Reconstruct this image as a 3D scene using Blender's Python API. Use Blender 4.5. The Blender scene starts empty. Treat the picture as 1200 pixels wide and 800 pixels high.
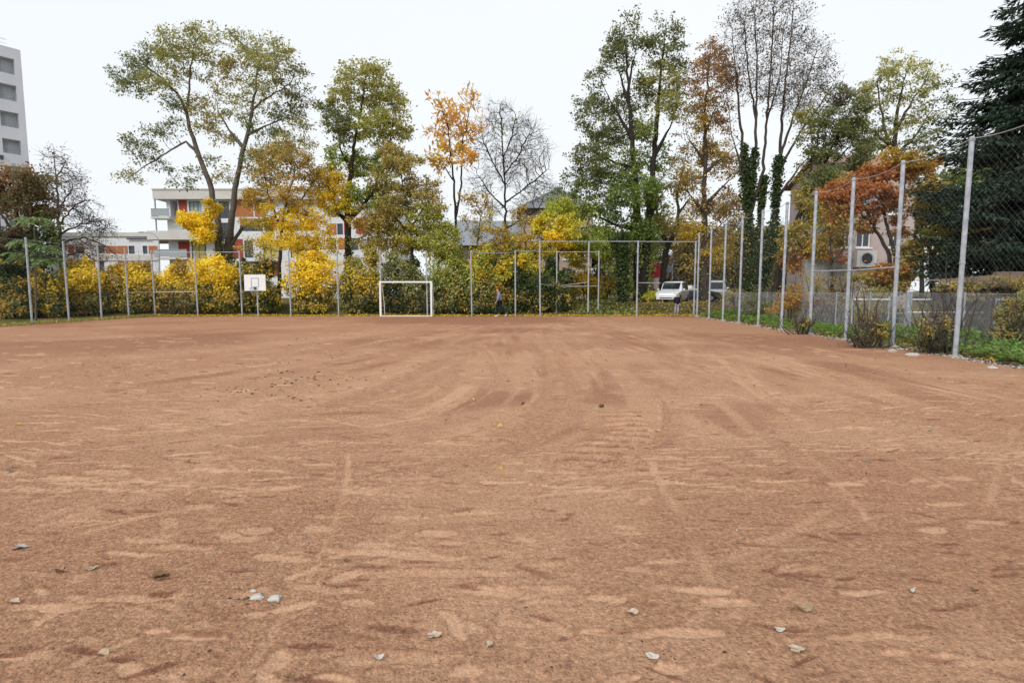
import bpy, math, random
import numpy as np

# ------------------------------------------------------------------ camera, sky, sun, exposure
S = bpy.context.scene
C = S.collection
FPX, HCAM = 640.0, 1.7                     # focal length in px of a 1200 px wide frame, eye height
TH = math.atan(59.0 / FPX)                 # the camera looks down a little
CT, ST = math.cos(TH), math.sin(TH)
cd = bpy.data.cameras.new('camera')
cam = bpy.data.objects.new('camera', cd)
C.objects.link(cam)
cam.location = (0, 0, HCAM)
cam.rotation_euler = (math.pi / 2 - TH, 0, 0)
cd.sensor_width = 36.0
cd.lens = FPX / 1200 * 36.0
cd.clip_start = 0.05
cd.clip_end = 2000
S.camera = cam
S.view_settings.view_transform = 'Standard'
S.view_settings.look = 'None'
S.view_settings.exposure = 0.5
S.view_settings.gamma = 1.0
S.view_settings.use_curve_mapping = False

SUN_EL, SUN_AZ = math.radians(40), math.radians(212)
w = bpy.data.worlds.new('World')
S.world = w
w.use_nodes = True
nt = w.node_tree
nt.nodes.clear()
n_out = nt.nodes.new('ShaderNodeOutputWorld')
n_bg = nt.nodes.new('ShaderNodeBackground')
n_sky = nt.nodes.new('ShaderNodeTexSky')
n_sky.sky_type = 'NISHITA'
n_sky.sun_disc = False
n_sky.sun_elevation = SUN_EL
n_sky.sun_rotation = SUN_AZ
n_sky.dust_density = 3.0
n_tc = nt.nodes.new('ShaderNodeTexCoord')
n_no = nt.nodes.new('ShaderNodeTexNoise')
n_no.inputs['Scale'].default_value = 1.3
n_no.inputs['Detail'].default_value = 4
n_rp = nt.nodes.new('ShaderNodeValToRGB')   # thin structure of the cloud deck
n_rp.color_ramp.elements[0].position = 0.3
n_rp.color_ramp.elements[0].color = (9.2, 9.7, 10.1, 1)
n_rp.color_ramp.elements[1].position = 0.75
n_rp.color_ramp.elements[1].color = (9.9, 10.2, 10.5, 1)
n_mx = nt.nodes.new('ShaderNodeMix')
n_mx.data_type = 'RGBA'
n_mx.inputs['Factor'].default_value = 0.93
nt.links.new(n_tc.outputs['Generated'], n_no.inputs['Vector'])
nt.links.new(n_no.outputs['Fac'], n_rp.inputs['Fac'])
nt.links.new(n_sky.outputs['Color'], n_mx.inputs['A'])
nt.links.new(n_rp.outputs['Color'], n_mx.inputs['B'])
nt.links.new(n_mx.outputs['Result'], n_bg.inputs['Color'])
n_bg.inputs['Strength'].default_value = 0.073
nt.links.new(n_bg.outputs['Background'], n_out.inputs['Surface'])
sd = bpy.data.lights.new('sun', 'SUN')
sd.energy = 1.5
sd.angle = math.radians(25)
sd.color = (1.0, 0.97, 0.92)
so = bpy.data.objects.new('sun', sd)
C.objects.link(so)
so.rotation_euler = (math.pi / 2 - SUN_EL, 0, math.pi - SUN_AZ)   # lamp shines from behind the camera
so.location = (0, -20, 40)

# ------------------------------------------------------------------ measuring helpers
def at(px, py, Y):
    """world point at depth Y that the photograph shows at (px, py)"""
    a = (px - 600) / FPX; b = (400 - py) / FPX
    dx, dy, dz = a, CT + b * ST, -ST + b * CT
    t = Y / dy
    return np.array([dx * t, Y, HCAM + dz * t])
def onz(px, Y, z=0.0):
    dc = Y * CT - (z - HCAM) * ST
    return np.array([(px - 600) / FPX * dc, Y, z])
def gnd(px, py, z=0.0):
    a = (px - 600) / FPX; b = (400 - py) / FPX
    dx, dy, dz = a, CT + b * ST, -ST + b * CT
    t = (z - HCAM) / dz
    return np.array([dx * t, dy * t, z])
def on_plane(px, py, P, d):
    """(u, z) where the view through (px, py) meets the vertical plane through P along d"""
    a = (px - 600) / FPX; b = (400 - py) / FPX
    dx, dy, dz = a, CT + b * ST, -ST + b * CT
    nx, ny = -d[1], d[0]
    t = (P[0] * nx + P[1] * ny) / (dx * nx + dy * ny)
    X, Y = dx * t, dy * t
    return ((X - P[0]) * d[0] + (Y - P[1]) * d[1], HCAM + dz * t)
def mpp(Y):                                  # metres per photo pixel at depth Y
    return Y / FPX
BACK = 37.1                                  # far edge of the pitch
SL = 25.0 / FPX                              # the touchlines run slightly to the right
def right_x(Y): return 10.95 + SL * Y        # line of the right-hand ball fence
def left_x(Y): return -25.75 + SL * Y
def smooth(a, b, x):
    t = np.clip((x - a) / (b - a), 0, 1)
    return t * t * (3 - 2 * t)
def th(x, y):                                # terrain height
    return 0.8 * smooth(BACK + 0.3, BACK + 4.6, y)

# ------------------------------------------------------------------ object helpers
def tag(o, label=None, cat=None, group=None, kind=None):
    if label: o['label'] = label
    if cat: o['category'] = cat
    if group: o['group'] = group
    if kind: o['kind'] = kind
    return o
def thing(name, label, cat, loc=(0, 0, 0), rz=0.0, group=None):
    o = bpy.data.objects.new(name, None)
    C.objects.link(o)
    o.empty_display_size = 0.3
    o.location = loc
    o.rotation_euler = (0, 0, rz)
    return tag(o, label, cat, group)
def mk_mesh(name, V, F, mat=None, col=None, smooth_sh=False):
    V = np.asarray(V, dtype=np.float32)
    me = bpy.data.meshes.new(name)
    if isinstance(F, np.ndarray):
        k = F.shape[1]; n = F.shape[0]
        me.vertices.add(len(V)); me.vertices.foreach_set('co', V.ravel())
        me.loops.add(n * k); me.loops.foreach_set('vertex_index', F.astype(np.int32).ravel())
        me.polygons.add(n); me.polygons.foreach_set('loop_start', np.arange(0, n * k, k, dtype=np.int32))
        me.update(calc_edges=True)
    else:
        me.from_pydata([tuple(map(float, v)) for v in V], [], F)
        me.update()
    if col is not None:
        a = me.color_attributes.new('leafcol', 'FLOAT_COLOR', 'POINT')
        c4 = np.ones((len(V), 4), np.float32); c4[:, :3] = col
        a.data.foreach_set('color', c4.ravel())
    if mat: me.materials.append(mat)
    if smooth_sh:
        me.polygons.foreach_set('use_smooth', np.ones(len(me.polygons), dtype=bool))
    return me
def put(name, V, F, mat, parent=None, col=None, smooth_sh=False, loc=None, kind=None):
    """ONE mesh object; V in the parent's frame (or in world axes relative to loc)"""
    me = mk_mesh(name, V, F, mat, col, smooth_sh)
    o = bpy.data.objects.new(name, me)
    C.objects.link(o)
    if parent is not None: o.parent = parent
    if loc is not None: o.location = loc
    if kind: o['kind'] = kind
    return o
def inst(o, loc, parent=None, rz=None, sc=None):
    c = o.copy(); C.objects.link(c); c.location = loc
    c.parent = parent if parent is not None else o.parent
    if rz is not None: c.rotation_euler = (0, 0, rz)
    if sc is not None: c.scale = sc
    return c

class MB:
    """collects simple shapes of one part"""
    def __init__(s): s.v = []; s.f = []
    def add(s, V, F):
        n = len(s.v); s.v += [tuple(map(float, p)) for p in V]; s.f += [tuple(i + n for i in q) for q in F]; return s
    def box(s, x0, y0, z0, x1, y1, z1):
        V = [(x0,y0,z0),(x1,y0,z0),(x1,y1,z0),(x0,y1,z0),(x0,y0,z1),(x1,y0,z1),(x1,y1,z1),(x0,y1,z1)]
        return s.add(V, [(0,3,2,1),(4,5,6,7),(0,1,5,4),(1,2,6,5),(2,3,7,6),(3,0,4,7)])
    def tube(s, pts, rad, k=8, cap=True):
        pts = [np.array(p, float) for p in pts]
        if not hasattr(rad, '__len__'): rad = [rad] * len(pts)
        V = []; F = []
        ref = np.array([0.31, 0.9, 0.11])
        for i, p in enumerate(pts):
            t = pts[min(i + 1, len(pts) - 1)] - pts[max(i - 1, 0)]
            t /= max(np.linalg.norm(t), 1e-9)
            u = np.cross(t, ref)
            if np.linalg.norm(u) < 0.15: u = np.cross(t, np.array([0.9, 0.1, 0.3]))
            u /= np.linalg.norm(u); v = np.cross(t, u)
            for j in range(k):
                a = 2 * math.pi * j / k
                V.append(p + rad[i] * (math.cos(a) * u + math.sin(a) * v))
        for i in range(len(pts) - 1):
            for j in range(k):
                j2 = (j + 1) % k
                F.append((i*k + j, i*k + j2, (i+1)*k + j2, (i+1)*k + j))
        if cap:
            F.append(tuple(range(k - 1, -1, -1)))
            F.append(tuple((len(pts) - 1) * k + j for j in range(k)))
        return s.add(V, F)
    def lathe(s, prof, cx=0, cy=0, k=20):
        V = []; F = []
        for r, z in prof:
            for j in range(k):
                a = 2 * math.pi * j / k
                V.append((cx + r * math.cos(a), cy + r * math.sin(a), z))
        for i in range(len(prof) - 1):
            for j in range(k):
                j2 = (j + 1) % k
                F.append((i*k + j, i*k + j2, (i+1)*k + j2, (i+1)*k + j))
        F.append(tuple(range(k - 1, -1, -1)))
        F.append(tuple((len(prof) - 1) * k + j for j in range(k)))
        return s.add(V, F)
    def sphere(s, c, r, nu=10, nv=6):
        if not hasattr(r, '__len__'): r = (r, r, r)
        V = [(c[0], c[1], c[2] - r[2])]; F = []
        for i in range(1, nv):
            p = -math.pi / 2 + math.pi * i / nv
            for j in range(nu):
                a = 2 * math.pi * j / nu
                V.append((c[0] + r[0]*math.cos(p)*math.cos(a), c[1] + r[1]*math.cos(p)*math.sin(a), c[2] + r[2]*math.sin(p)))
        V.append((c[0], c[1], c[2] + r[2]))
        for j in range(nu): F.append((0, 1 + (j+1) % nu, 1 + j))
        for i in range(nv - 2):
            for j in range(nu):
                a = 1 + i*nu + j; b = 1 + i*nu + (j+1) % nu
                F.append((a, b, b + nu, a + nu))
        L = len(V) - 1; o = 1 + (nv - 2) * nu
        for j in range(nu): F.append((o + j, o + (j+1) % nu, L))
        return s.add(V, F)
    def put(s, name, mat, parent=None, **k):
        return put(name, s.v, s.f, mat, parent, **k)

# ------------------------------------------------------------------ materials
def mat_new(name):
    m = bpy.data.materials.new(name); m.use_nodes = True
    nt = m.node_tree; nt.nodes.clear()
    out = nt.nodes.new('ShaderNodeOutputMaterial')
    return m, nt, out
def N(nt, typ, **kw):
    n = nt.nodes.new(typ)
    for k, v in kw.items():
        if k in n.inputs: n.inputs[k].default_value = v
        else: setattr(n, k, v)
    return n
def surf(name, col, rough=0.7, metal=0.0, var=0.18, scale=6.0, bump=0.0, bscale=40.0, spec=0.3, col2=None, stretch=None):
    """base colour with two octaves of stain, fine bump"""
    m, nt, out = mat_new(name)
    b = N(nt, 'ShaderNodeBsdfPrincipled')
    b.inputs['Roughness'].default_value = rough; b.inputs['Metallic'].default_value = metal
    b.inputs['Specular IOR Level'].default_value = spec
    tc = N(nt, 'ShaderNodeTexCoord')
    src = tc.outputs['Object']
    if stretch:
        mp = N(nt, 'ShaderNodeMapping'); mp.inputs['Scale'].default_value = stretch
        nt.links.new(src, mp.inputs['Vector']); src = mp.outputs['Vector']
    no = N(nt, 'ShaderNodeTexNoise'); no.inputs['Scale'].default_value = scale; no.inputs['Detail'].default_value = 6; no.inputs['Roughness'].default_value = 0.65
    nt.links.new(src, no.inputs['Vector'])
    mx = N(nt, 'ShaderNodeMix', data_type='RGBA')
    c = np.array(col)
    c2 = np.array(col2) if col2 else c * (1 - 2.2 * var)
    mx.inputs['A'].default_value = (*np.clip(c2, 0, 1), 1); mx.inputs['B'].default_value = (*np.clip(c * (1 + var * .6), 0, 1), 1)
    mr = N(nt, 'ShaderNodeMapRange'); mr.inputs['From Min'].default_value = 0.28; mr.inputs['From Max'].default_value = 0.68
    nt.links.new(no.outputs['Fac'], mr.inputs['Value']); nt.links.new(mr.outputs['Result'], mx.inputs['Factor'])
    nt.links.new(mx.outputs['Result'], b.inputs['Base Color'])
    if bump:
        n2 = N(nt, 'ShaderNodeTexNoise'); n2.inputs['Scale'].default_value = bscale; n2.inputs['Detail'].default_value = 4
        nt.links.new(src, n2.inputs['Vector'])
        bp = N(nt, 'ShaderNodeBump'); bp.inputs['Strength'].default_value = bump; bp.inputs['Distance'].default_value = 0.02
        nt.links.new(n2.outputs['Fac'], bp.inputs['Height']); nt.links.new(bp.outputs['Normal'], b.inputs['Normal'])
    nt.links.new(b.outputs['BSDF'], out.inputs['Surface'])
    return m
def leaf_mat(name, trans=0.6):
    """thin leaf: what it reflects plus what it lets through"""
    m, nt, out = mat_new(name)
    a = N(nt, 'ShaderNodeAttribute', attribute_name='leafcol')
    d = N(nt, 'ShaderNodeBsdfPrincipled'); d.inputs['Roughness'].default_value = 0.6; d.inputs['Specular IOR Level'].default_value = 0.2
    t = N(nt, 'ShaderNodeBsdfTranslucent')
    mc = N(nt, 'ShaderNodeMix', data_type='RGBA'); mc.blend_type = 'MULTIPLY'; mc.inputs['Factor'].default_value = 1.0
    mc.inputs['B'].default_value = (trans, trans, trans * .9, 1)
    ad = N(nt, 'ShaderNodeAddShader')
    nt.links.new(a.outputs['Color'], d.inputs['Base Color']); nt.links.new(a.outputs['Color'], mc.inputs['A']); nt.links.new(mc.outputs['Result'], t.inputs['Color'])
    nt.links.new(d.outputs['BSDF'], ad.inputs[0]); nt.links.new(t.outputs['BSDF'], ad.inputs[1])
    nt.links.new(ad.outputs['Shader'], out.inputs['Surface'])
    return m
def glass_mat(name, col, rough=0.08):
    m, nt, out = mat_new(name)
    b = N(nt, 'ShaderNodeBsdfPrincipled'); b.inputs['Base Color'].default_value = (*col, 1)
    b.inputs['Roughness'].default_value = rough; b.inputs['Specular IOR Level'].default_value = 0.6
    nt.links.new(b.outputs['BSDF'], out.inputs['Surface'])
    return m

M = {}
M['leaf'] = leaf_mat('leaf', 0.65)
M['needle'] = leaf_mat('needle', 0.15)
M['bark'] = surf('bark', (.085, .07, .055), .9, var=.3, scale=5, bump=.8, bscale=14, stretch=(4, 4, 1), spec=.1)
M['bark_grey'] = surf('bark_grey', (.15, .13, .11), .9, var=.3, scale=5, bump=.8, bscale=14, stretch=(4, 4, 1), spec=.1)
M['bark_dark'] = surf('bark_dark', (.045, .04, .034), .9, var=.3, scale=5, bump=.6, bscale=14, stretch=(4, 4, 1), spec=.1)
M['twig_purple'] = surf('twig_purple', (.13, .105, .115), .9, var=.2, spec=.1)
M['galv'] = surf('galvanised_steel', (.43, .465, .52), .5, metal=.15, var=.2, scale=5, bump=.08, spec=.4)
M['galv_dark'] = surf('weathered_steel', (.36, .38, .40), .6, var=.15, scale=9, spec=.3)
M['white_paint'] = surf('white_paint', (.80, .81, .82), .5, var=.05, scale=3, spec=.4)
M['cord'] = surf('net_cord', (.30, .31, .33), .8, var=.1, spec=.1)
M['black_cord'] = surf('dark_cord', (.05, .055, .06), .8, var=.1, spec=.1)
M['wire'] = surf('zinc_wire', (.42, .44, .46), .55, var=.1, spec=.3)
M['concrete'] = surf('concrete', (.36, .36, .35), .9, var=.16, scale=2.2, bump=.3, bscale=20, spec=.15)
M['render_white'] = surf('white_render', (.68, .69, .72), .9, var=.05, scale=.6, spec=.15)
M['render_cream'] = surf('cream_render', (.58, .56, .53), .9, var=.06, scale=.6, spec=.15)
M['tower_white'] = surf('tower_render', (.66, .67, .72), .9, var=.05, scale=.4, spec=.15)
M['panel_red'] = surf('red_panel', (.33, .062, .042), .7, var=.1, scale=3, spec=.25)
M['panel_orange'] = surf('orange_panel', (.42, .155, .06), .7, var=.1, scale=3, spec=.25)
M['blind_yellow'] = surf('yellow_blind', (.50, .42, .14), .8, var=.06, scale=8, spec=.15)
M['curtain'] = surf('pale_curtain', (.36, .47, .5), .8, var=.2, scale=8, stretch=(6, 1, 1), spec=.15)
M['glass'] = glass_mat('window_glass', (.035, .045, .06))
M['glass_rail'] = glass_mat('balcony_glass', (.30, .34, .36), .2)
M['dark_frame'] = surf('dark_frame', (.08, .085, .1), .5, var=.05, spec=.3)
M['loggia'] = surf('loggia_red_brown', (.30, .12, .10), .9, var=.1, spec=.1)  # red brown back wall of the loggias
M['loggia_grey'] = surf('loggia_grey', (.46, .49, .52), .9, var=.1, spec=.1)
M['pink_render'] = surf('pink_render', (.50, .38, .31), .9, var=.1, scale=.9, spec=.12)
M['rose_render'] = surf('rose_render', (.52, .43, .42), .9, var=.1, scale=.9, spec=.12)
M['slate'] = surf('slate', (.21, .22, .25), .7, var=.2, scale=4, spec=.25)
M['slate_blue'] = surf('slate_blue', (.27, .30, .35), .7, var=.2, scale=4, spec=.25)
M['red_tile'] = surf('red_tile', (.40, .25, .20), .8, var=.2, scale=4, spec=.2)
M['dark_wall'] = surf('dark_wall', (.15, .14, .15), .9, var=.2, scale=2, spec=.1)
M['car_white'] = surf('car_white', (.72, .74, .77), .25, var=.02, spec=.5)
M['car_dark'] = surf('car_dark', (.06, .065, .08), .25, var=.05, spec=.5)
M['car_glass'] = glass_mat('car_glass', (.02, .025, .03), .05)
M['rubber'] = surf('rubber', (.02, .02, .02), .85, var=.1, spec=.1)
M['rim'] = surf('rim', (.4, .42, .44), .4, metal=.5, var=.05)
M['lamp_glass'] = glass_mat('lamp_glass', (.6, .62, .64), .1)
M['black_plastic'] = surf('black_plastic', (.03, .03, .032), .6, var=.1)
M['tail_red'] = surf('tail_red', (.35, .02, .02), .3, var=.05)
M['ad_red'] = surf('poster_red', (.42, .045, .05), .7, var=.08, spec=.2)
M['ad_white'] = surf('poster_white', (.62, .56, .54), .7, var=.1, scale=8, spec=.2)
M['ad_pink'] = surf('poster_pink', (.50, .20, .18), .7, var=.12, scale=8, spec=.2)
M['skin'] = surf('skin', (.50, .30, .22), .6, var=.06, spec=.3)
M['hair_brown'] = surf('hair_brown', (.07, .04, .025), .7, var=.2, scale=30, spec=.3)
M['hair_fair'] = surf('hair_fair', (.42, .36, .28), .7, var=.2, scale=30, spec=.3)
M['jacket_blue'] = surf('jacket_blue', (.22, .255, .33), .85, var=.12, scale=12, spec=.15)
M['trouser_black'] = surf('trouser_black', (.02, .02, .027), .9, var=.1, spec=.1)
M['jacket_black'] = surf('jacket_black', (.018, .02, .028), .8, var=.1, spec=.2)
M['trouser_grey'] = surf('trouser_grey', (.36, .38, .42), .9, var=.1, spec=.1)
M['shoe_white'] = surf('shoe_white', (.65, .65, .65), .6, var=.05)
M['shoe_dark'] = surf('shoe_dark', (.05, .045, .045), .6, var=.05)
M['rust'] = surf('rusty_sheet', (.12, .105, .095), .9, var=.3, scale=3, bump=.2, spec=.1, col2=(.19, .11, .08))
M['wood_dark'] = surf('weathered_wood', (.10, .075, .06), .9, var=.25, scale=4, stretch=(8, 1, 8), spec=.1)
M['stone_pale'] = surf('pale_stone', (.52, .49, .45), .9, var=.15, scale=14, bump=.3, spec=.15)
M['stone_clay_pale'] = surf('pale_clay_clod', (.50, .33, .22), .95, var=.2, scale=30, spec=.05)
M['stone_clay'] = surf('clay_clod', (.25, .13, .08), .95, var=.25, scale=30, bump=.4, bscale=90, spec=.05)
M['asphalt'] = surf('asphalt', (.06, .06, .062), .9, var=.15, scale=8, bump=.2, bscale=80, spec=.2)
# ------------------------------------------------------------------ ground
rng = np.random.default_rng(7)
def hsh(i, j, seed):
    h = (i.astype(np.int64) * 374761393 + j.astype(np.int64) * 668265263 + seed * 974711) & 0x7fffffff
    h = ((h ^ (h >> 13)) * 1274126177) & 0x7fffffff
    return ((h ^ (h >> 16)) & 0xffff) / 65535.0
def vnoise(x, y, seed=0):
    i = np.floor(x); j = np.floor(y); fx = x - i; fy = y - j
    fx = fx * fx * (3 - 2 * fx); fy = fy * fy * (3 - 2 * fy)
    a = hsh(i, j, seed); b = hsh(i + 1, j, seed); c = hsh(i, j + 1, seed); d = hsh(i + 1, j + 1, seed)
    return (a * (1 - fx) + b * fx) * (1 - fy) + (c * (1 - fx) + d * fx) * fy
def fbm(x, y, seed=0, o=4):
    v = 0; amp = .5; f = 1
    for k in range(o):
        v = v + amp * vnoise(x * f, y * f, seed + k); amp *= .5; f *= 2.03
    return v

def clay_mat(name, attrs=True):
    m, nt, out = mat_new(name)
    L = nt.links.new
    b = N(nt, 'ShaderNodeBsdfPrincipled'); b.inputs['Roughness'].default_value = .95; b.inputs['Specular IOR Level'].default_value = .08
    tc = N(nt, 'ShaderNodeTexCoord')
    def noise(scale, det=4, rough=.6, vec=None):
        n = N(nt, 'ShaderNodeTexNoise'); n.inputs['Scale'].default_value = scale; n.inputs['Detail'].default_value = det; n.inputs['Roughness'].default_value = rough
        L(vec or tc.outputs['Object'], n.inputs['Vector']); return n.outputs['Fac']
    def rng_(v, a, c, lo=0., hi=1.):
        r = N(nt, 'ShaderNodeMapRange'); r.inputs['From Min'].default_value = a; r.inputs['From Max'].default_value = c
        r.inputs['To Min'].default_value = lo; r.inputs['To Max'].default_value = hi
        L(v, r.inputs['Value']); return r.outputs['Result']
    def mix(f, A, B, mode='MIX'):
        x = N(nt, 'ShaderNodeMix', data_type='RGBA'); x.blend_type = mode
        if hasattr(f, 'links'): L(f, x.inputs['Factor'])
        else: x.inputs['Factor'].default_value = f
        for s, v in (('A', A), ('B', B)):
            if hasattr(v, 'links'): L(v, x.inputs[s])
            else: x.inputs[s].default_value = (*v, 1)
        return x.outputs['Result']
    def math_(op, a, c):
        x = N(nt, 'ShaderNodeMath', operation=op)
        for i, v in enumerate((a, c)):
            if hasattr(v, 'links'): L(v, x.inputs[i])
            else: x.inputs[i].default_value = v
        return x.outputs[0]
    big = rng_(noise(.35, 5), .3, .7)
    mid = rng_(noise(3.0, 6, .65), .3, .7)
    base = mix(big, CLAY_A, CLAY_B)
    base = mix(math_('MULTIPLY', mid, .5), base, CLAY_C)
    grain = noise(27, 6, .78)
    g2 = noise(95, 3, .65)
    if attrs:
        sm = N(nt, 'ShaderNodeAttribute', attribute_name='smoothed').outputs['Fac']
        dk = N(nt, 'ShaderNodeAttribute', attribute_name='damp_and_shade').outputs['Fac']  # dark mask: damp far clay, marks, and pit shade put into the colour
        base = mix(math_('MULTIPLY', sm, .8), base, CLAY_S)
        base = mix(dk, base, CLAY_D)
        rough_amt = math_('SUBTRACT', 1.0, math_('MULTIPLY', sm, .8))
    else:
        rough_amt = 1.0
    gcol = rng_(grain, .30, .66, .54, 1.40)  # grain tone; hollows of the bump noise also darkened as crumb shade
    gcol = math_('ADD', 1.0, math_('MULTIPLY', math_('SUBTRACT', gcol, 1.0), rough_amt))
    g3 = rng_(g2, .25, .75, .8, 1.2)
    vo = N(nt, 'ShaderNodeTexVoronoi'); vo.inputs['Scale'].default_value = 62; L(tc.outputs['Object'], vo.inputs['Vector'])
    sx = N(nt, 'ShaderNodeSeparateColor'); L(vo.outputs['Color'], sx.inputs['Color'])
    gp = rng_(sx.outputs[0], 0, 1, .82, 1.18)
    gp = math_('ADD', 1.0, math_('MULTIPLY', math_('SUBTRACT', gp, 1.0), rough_amt))
    gv = math_('MULTIPLY', math_('MULTIPLY', gcol, g3), gp)
    cv = N(nt, 'ShaderNodeCombineColor')
    for i in range(3): L(gv, cv.inputs[i])
    col = mix(1.0, base, cv.outputs[0], 'MULTIPLY')
    L(col, b.inputs['Base Color'])
    h = math_('ADD', math_('ADD', math_('MULTIPLY', grain, .8), math_('MULTIPLY', g2, .25)), math_('MULTIPLY', vo.outputs['Distance'], -.35))
    h = math_('MULTIPLY', h, rough_amt)
    bp = N(nt, 'ShaderNodeBump'); bp.inputs['Strength'].default_value = 1.0; bp.inputs['Distance'].default_value = .045
    L(h, bp.inputs['Height']); L(bp.outputs['Normal'], b.inputs['Normal'])
    L(b.outputs['BSDF'], out.inputs['Surface'])
    return m
CLAY_A = (.51, .274, .163); CLAY_B = (.56, .325, .20); CLAY_C = (.455, .232, .135)
CLAY_S = (.59, .375, .24); CLAY_D = (.285, .128, .078)
M['clay'] = clay_mat('red_clay'); M['clay_plain'] = clay_mat('red_clay_plain', False)

def grass_mat():
    m, nt, out = mat_new('leafy_turf')
    L = nt.links.new
    b = N(nt, 'ShaderNodeBsdfPrincipled'); b.inputs['Roughness'].default_value = .95; b.inputs['Specular IOR Level'].default_value = .05
    tc = N(nt, 'ShaderNodeTexCoord')
    n1 = N(nt, 'ShaderNodeTexNoise', Scale=.5, Detail=6); n2 = N(nt, 'ShaderNodeTexNoise', Scale=9., Detail=6)
    r1 = N(nt, 'ShaderNodeValToRGB'); e = r1.color_ramp.elements
    e[0].position = .35; e[0].color = (.055, .085, .025, 1); e[1].position = .62; e[1].color = (.20, .14, .07, 1)
    mx = N(nt, 'ShaderNodeMix', data_type='RGBA'); mx.blend_type = 'MULTIPLY'; mx.inputs['Factor'].default_value = .8
    r2 = N(nt, 'ShaderNodeValToRGB'); r2.color_ramp.elements[0].color = (.35, .35, .3, 1); r2.color_ramp.elements[1].color = (1.5, 1.4, 1.1, 1)
    L(tc.outputs['Object'], n1.inputs['Vector']); L(tc.outputs['Object'], n2.inputs['Vector'])
    L(n1.outputs['Fac'], r1.inputs['Fac']); L(n2.outputs['Fac'], r2.inputs['Fac'])
    L(r1.outputs['Color'], mx.inputs['A']); L(r2.outputs['Color'], mx.inputs['B'])
    L(mx.outputs['Result'], b.inputs['Base Color'])
    bp = N(nt, 'ShaderNodeBump'); bp.inputs['Strength'].default_value = .8; bp.inputs['Distance'].default_value = .05
    L(n2.outputs['Fac'], bp.inputs['Height']); L(bp.outputs['Normal'], b.inputs['Normal'])
    L(b.outputs['BSDF'], out.inputs['Surface'])
    return m
M['turf'] = grass_mat()

# terrain: one sheet out to the horizon, rising behind the pitch
ys = np.concatenate([np.linspace(-60, 36, 20), np.linspace(37.2, 46, 26), np.linspace(50, 120, 12), np.array([200, 400, 800, 1400.])])
xs = np.concatenate([np.array([-1200, -500, -200.]), np.linspace(-100, 100, 61), np.array([200, 500, 1200.])])
gx, gy = np.meshgrid(xs, ys)
gz = th(gx, gy) - .02 - .02 * (gy < BACK)
nr, nc = gx.shape
idx = np.arange(nr * nc).reshape(nr, nc)
F = np.stack([idx[:-1, :-1], idx[:-1, 1:], idx[1:, 1:], idx[1:, :-1]], -1).reshape(-1, 4)
tag(put('ground', np.stack([gx, gy, gz], -1).reshape(-1, 3), F, M['turf'], smooth_sh=True), kind='structure')
# clay round and behind the camera
q = [(left_x(-25), -25), (right_x(-25) - .12, -25), (right_x(BACK) - .12, BACK - .02), (left_x(BACK), BACK - .02)]
tag(put('pitch_margin', [(x, y, -.02) for x, y in q], [(0, 1, 2, 3)], M['clay_plain']), kind='structure')

# the pitch itself: finely divided near the camera so that scuffs and wheel marks have their own relief
NR, NC = 500, 560
sp = np.linspace(1.3 ** -.75, (BACK) ** -.75, NR)
Yr = sp ** (-1 / .75)
Yr = np.sort(np.concatenate([Yr[(Yr < 5.6) | (Yr > 9.0)], np.arange(5.6, 9.0, .028)])); NR = len(Yr)
u = np.linspace(0, 1, NC)
xl = np.maximum(left_x(Yr), -(1.02 * Yr + 2.6)); xr = np.minimum(right_x(Yr) - .1, 1.02 * Yr + 2.6)
GX = xl[:, None] * (1 - u) + xr[:, None] * u
GY = np.repeat(Yr[:, None], NC, 1)
GX = GX + (vnoise(GY * 1.7, GX * 0, 5) - .5) * .12 * smooth(.97, 1, u)[None, :]
SM = np.zeros_like(GX); DK = np.zeros_like(GX); HT = np.zeros_like(GX)
warpx = (fbm(GX * 5, GY * 5, 3) - .47); warpy = (fbm(GX * 5 + 40, GY * 5, 9) - .47)
fine = fbm(GX * 14, GY * 14, 21, 3)
def rows(y0, y1):
    a = np.searchsorted(Yr, y0); b = np.searchsorted(Yr, y1)
    return slice(max(0, a), min(NR, b + 1))
def scuff(x, y, a, L_, W_, amt=1.0, depth=.008, dark=0.0):
    r = rows(y - L_, y + L_)
    X = GX[r] - x; Y_ = GY[r] - y
    X = X + warpx[r] * .14; Y_ = Y_ + warpy[r] * .10
    c, s = math.cos(a), math.sin(a)
    U = (X * c + Y_ * s) / (L_ / 2); V = (-X * s + Y_ * c) / (W_ / 2)
    d = np.maximum(np.abs(U) ** 2.4 + np.abs(V) ** 2.2, 0)
    mk = smooth(1.15, .8, d + (fine[r] - .45) * 1.1) * (.7 + .4 * fine[r])
    SM[r] = np.maximum(SM[r], np.clip(mk * amt, 0, 1))
    HT[r] -= depth * smooth(1.2, .6, d)
    lip = np.exp(-((d - 1.35) / .35) ** 2) * (V > .2)
    HT[r] += depth * .9 * lip * (U * U < 1.3)
    DK[r] = np.maximum(DK[r], lip * dark * (U * U < 1.2))
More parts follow.
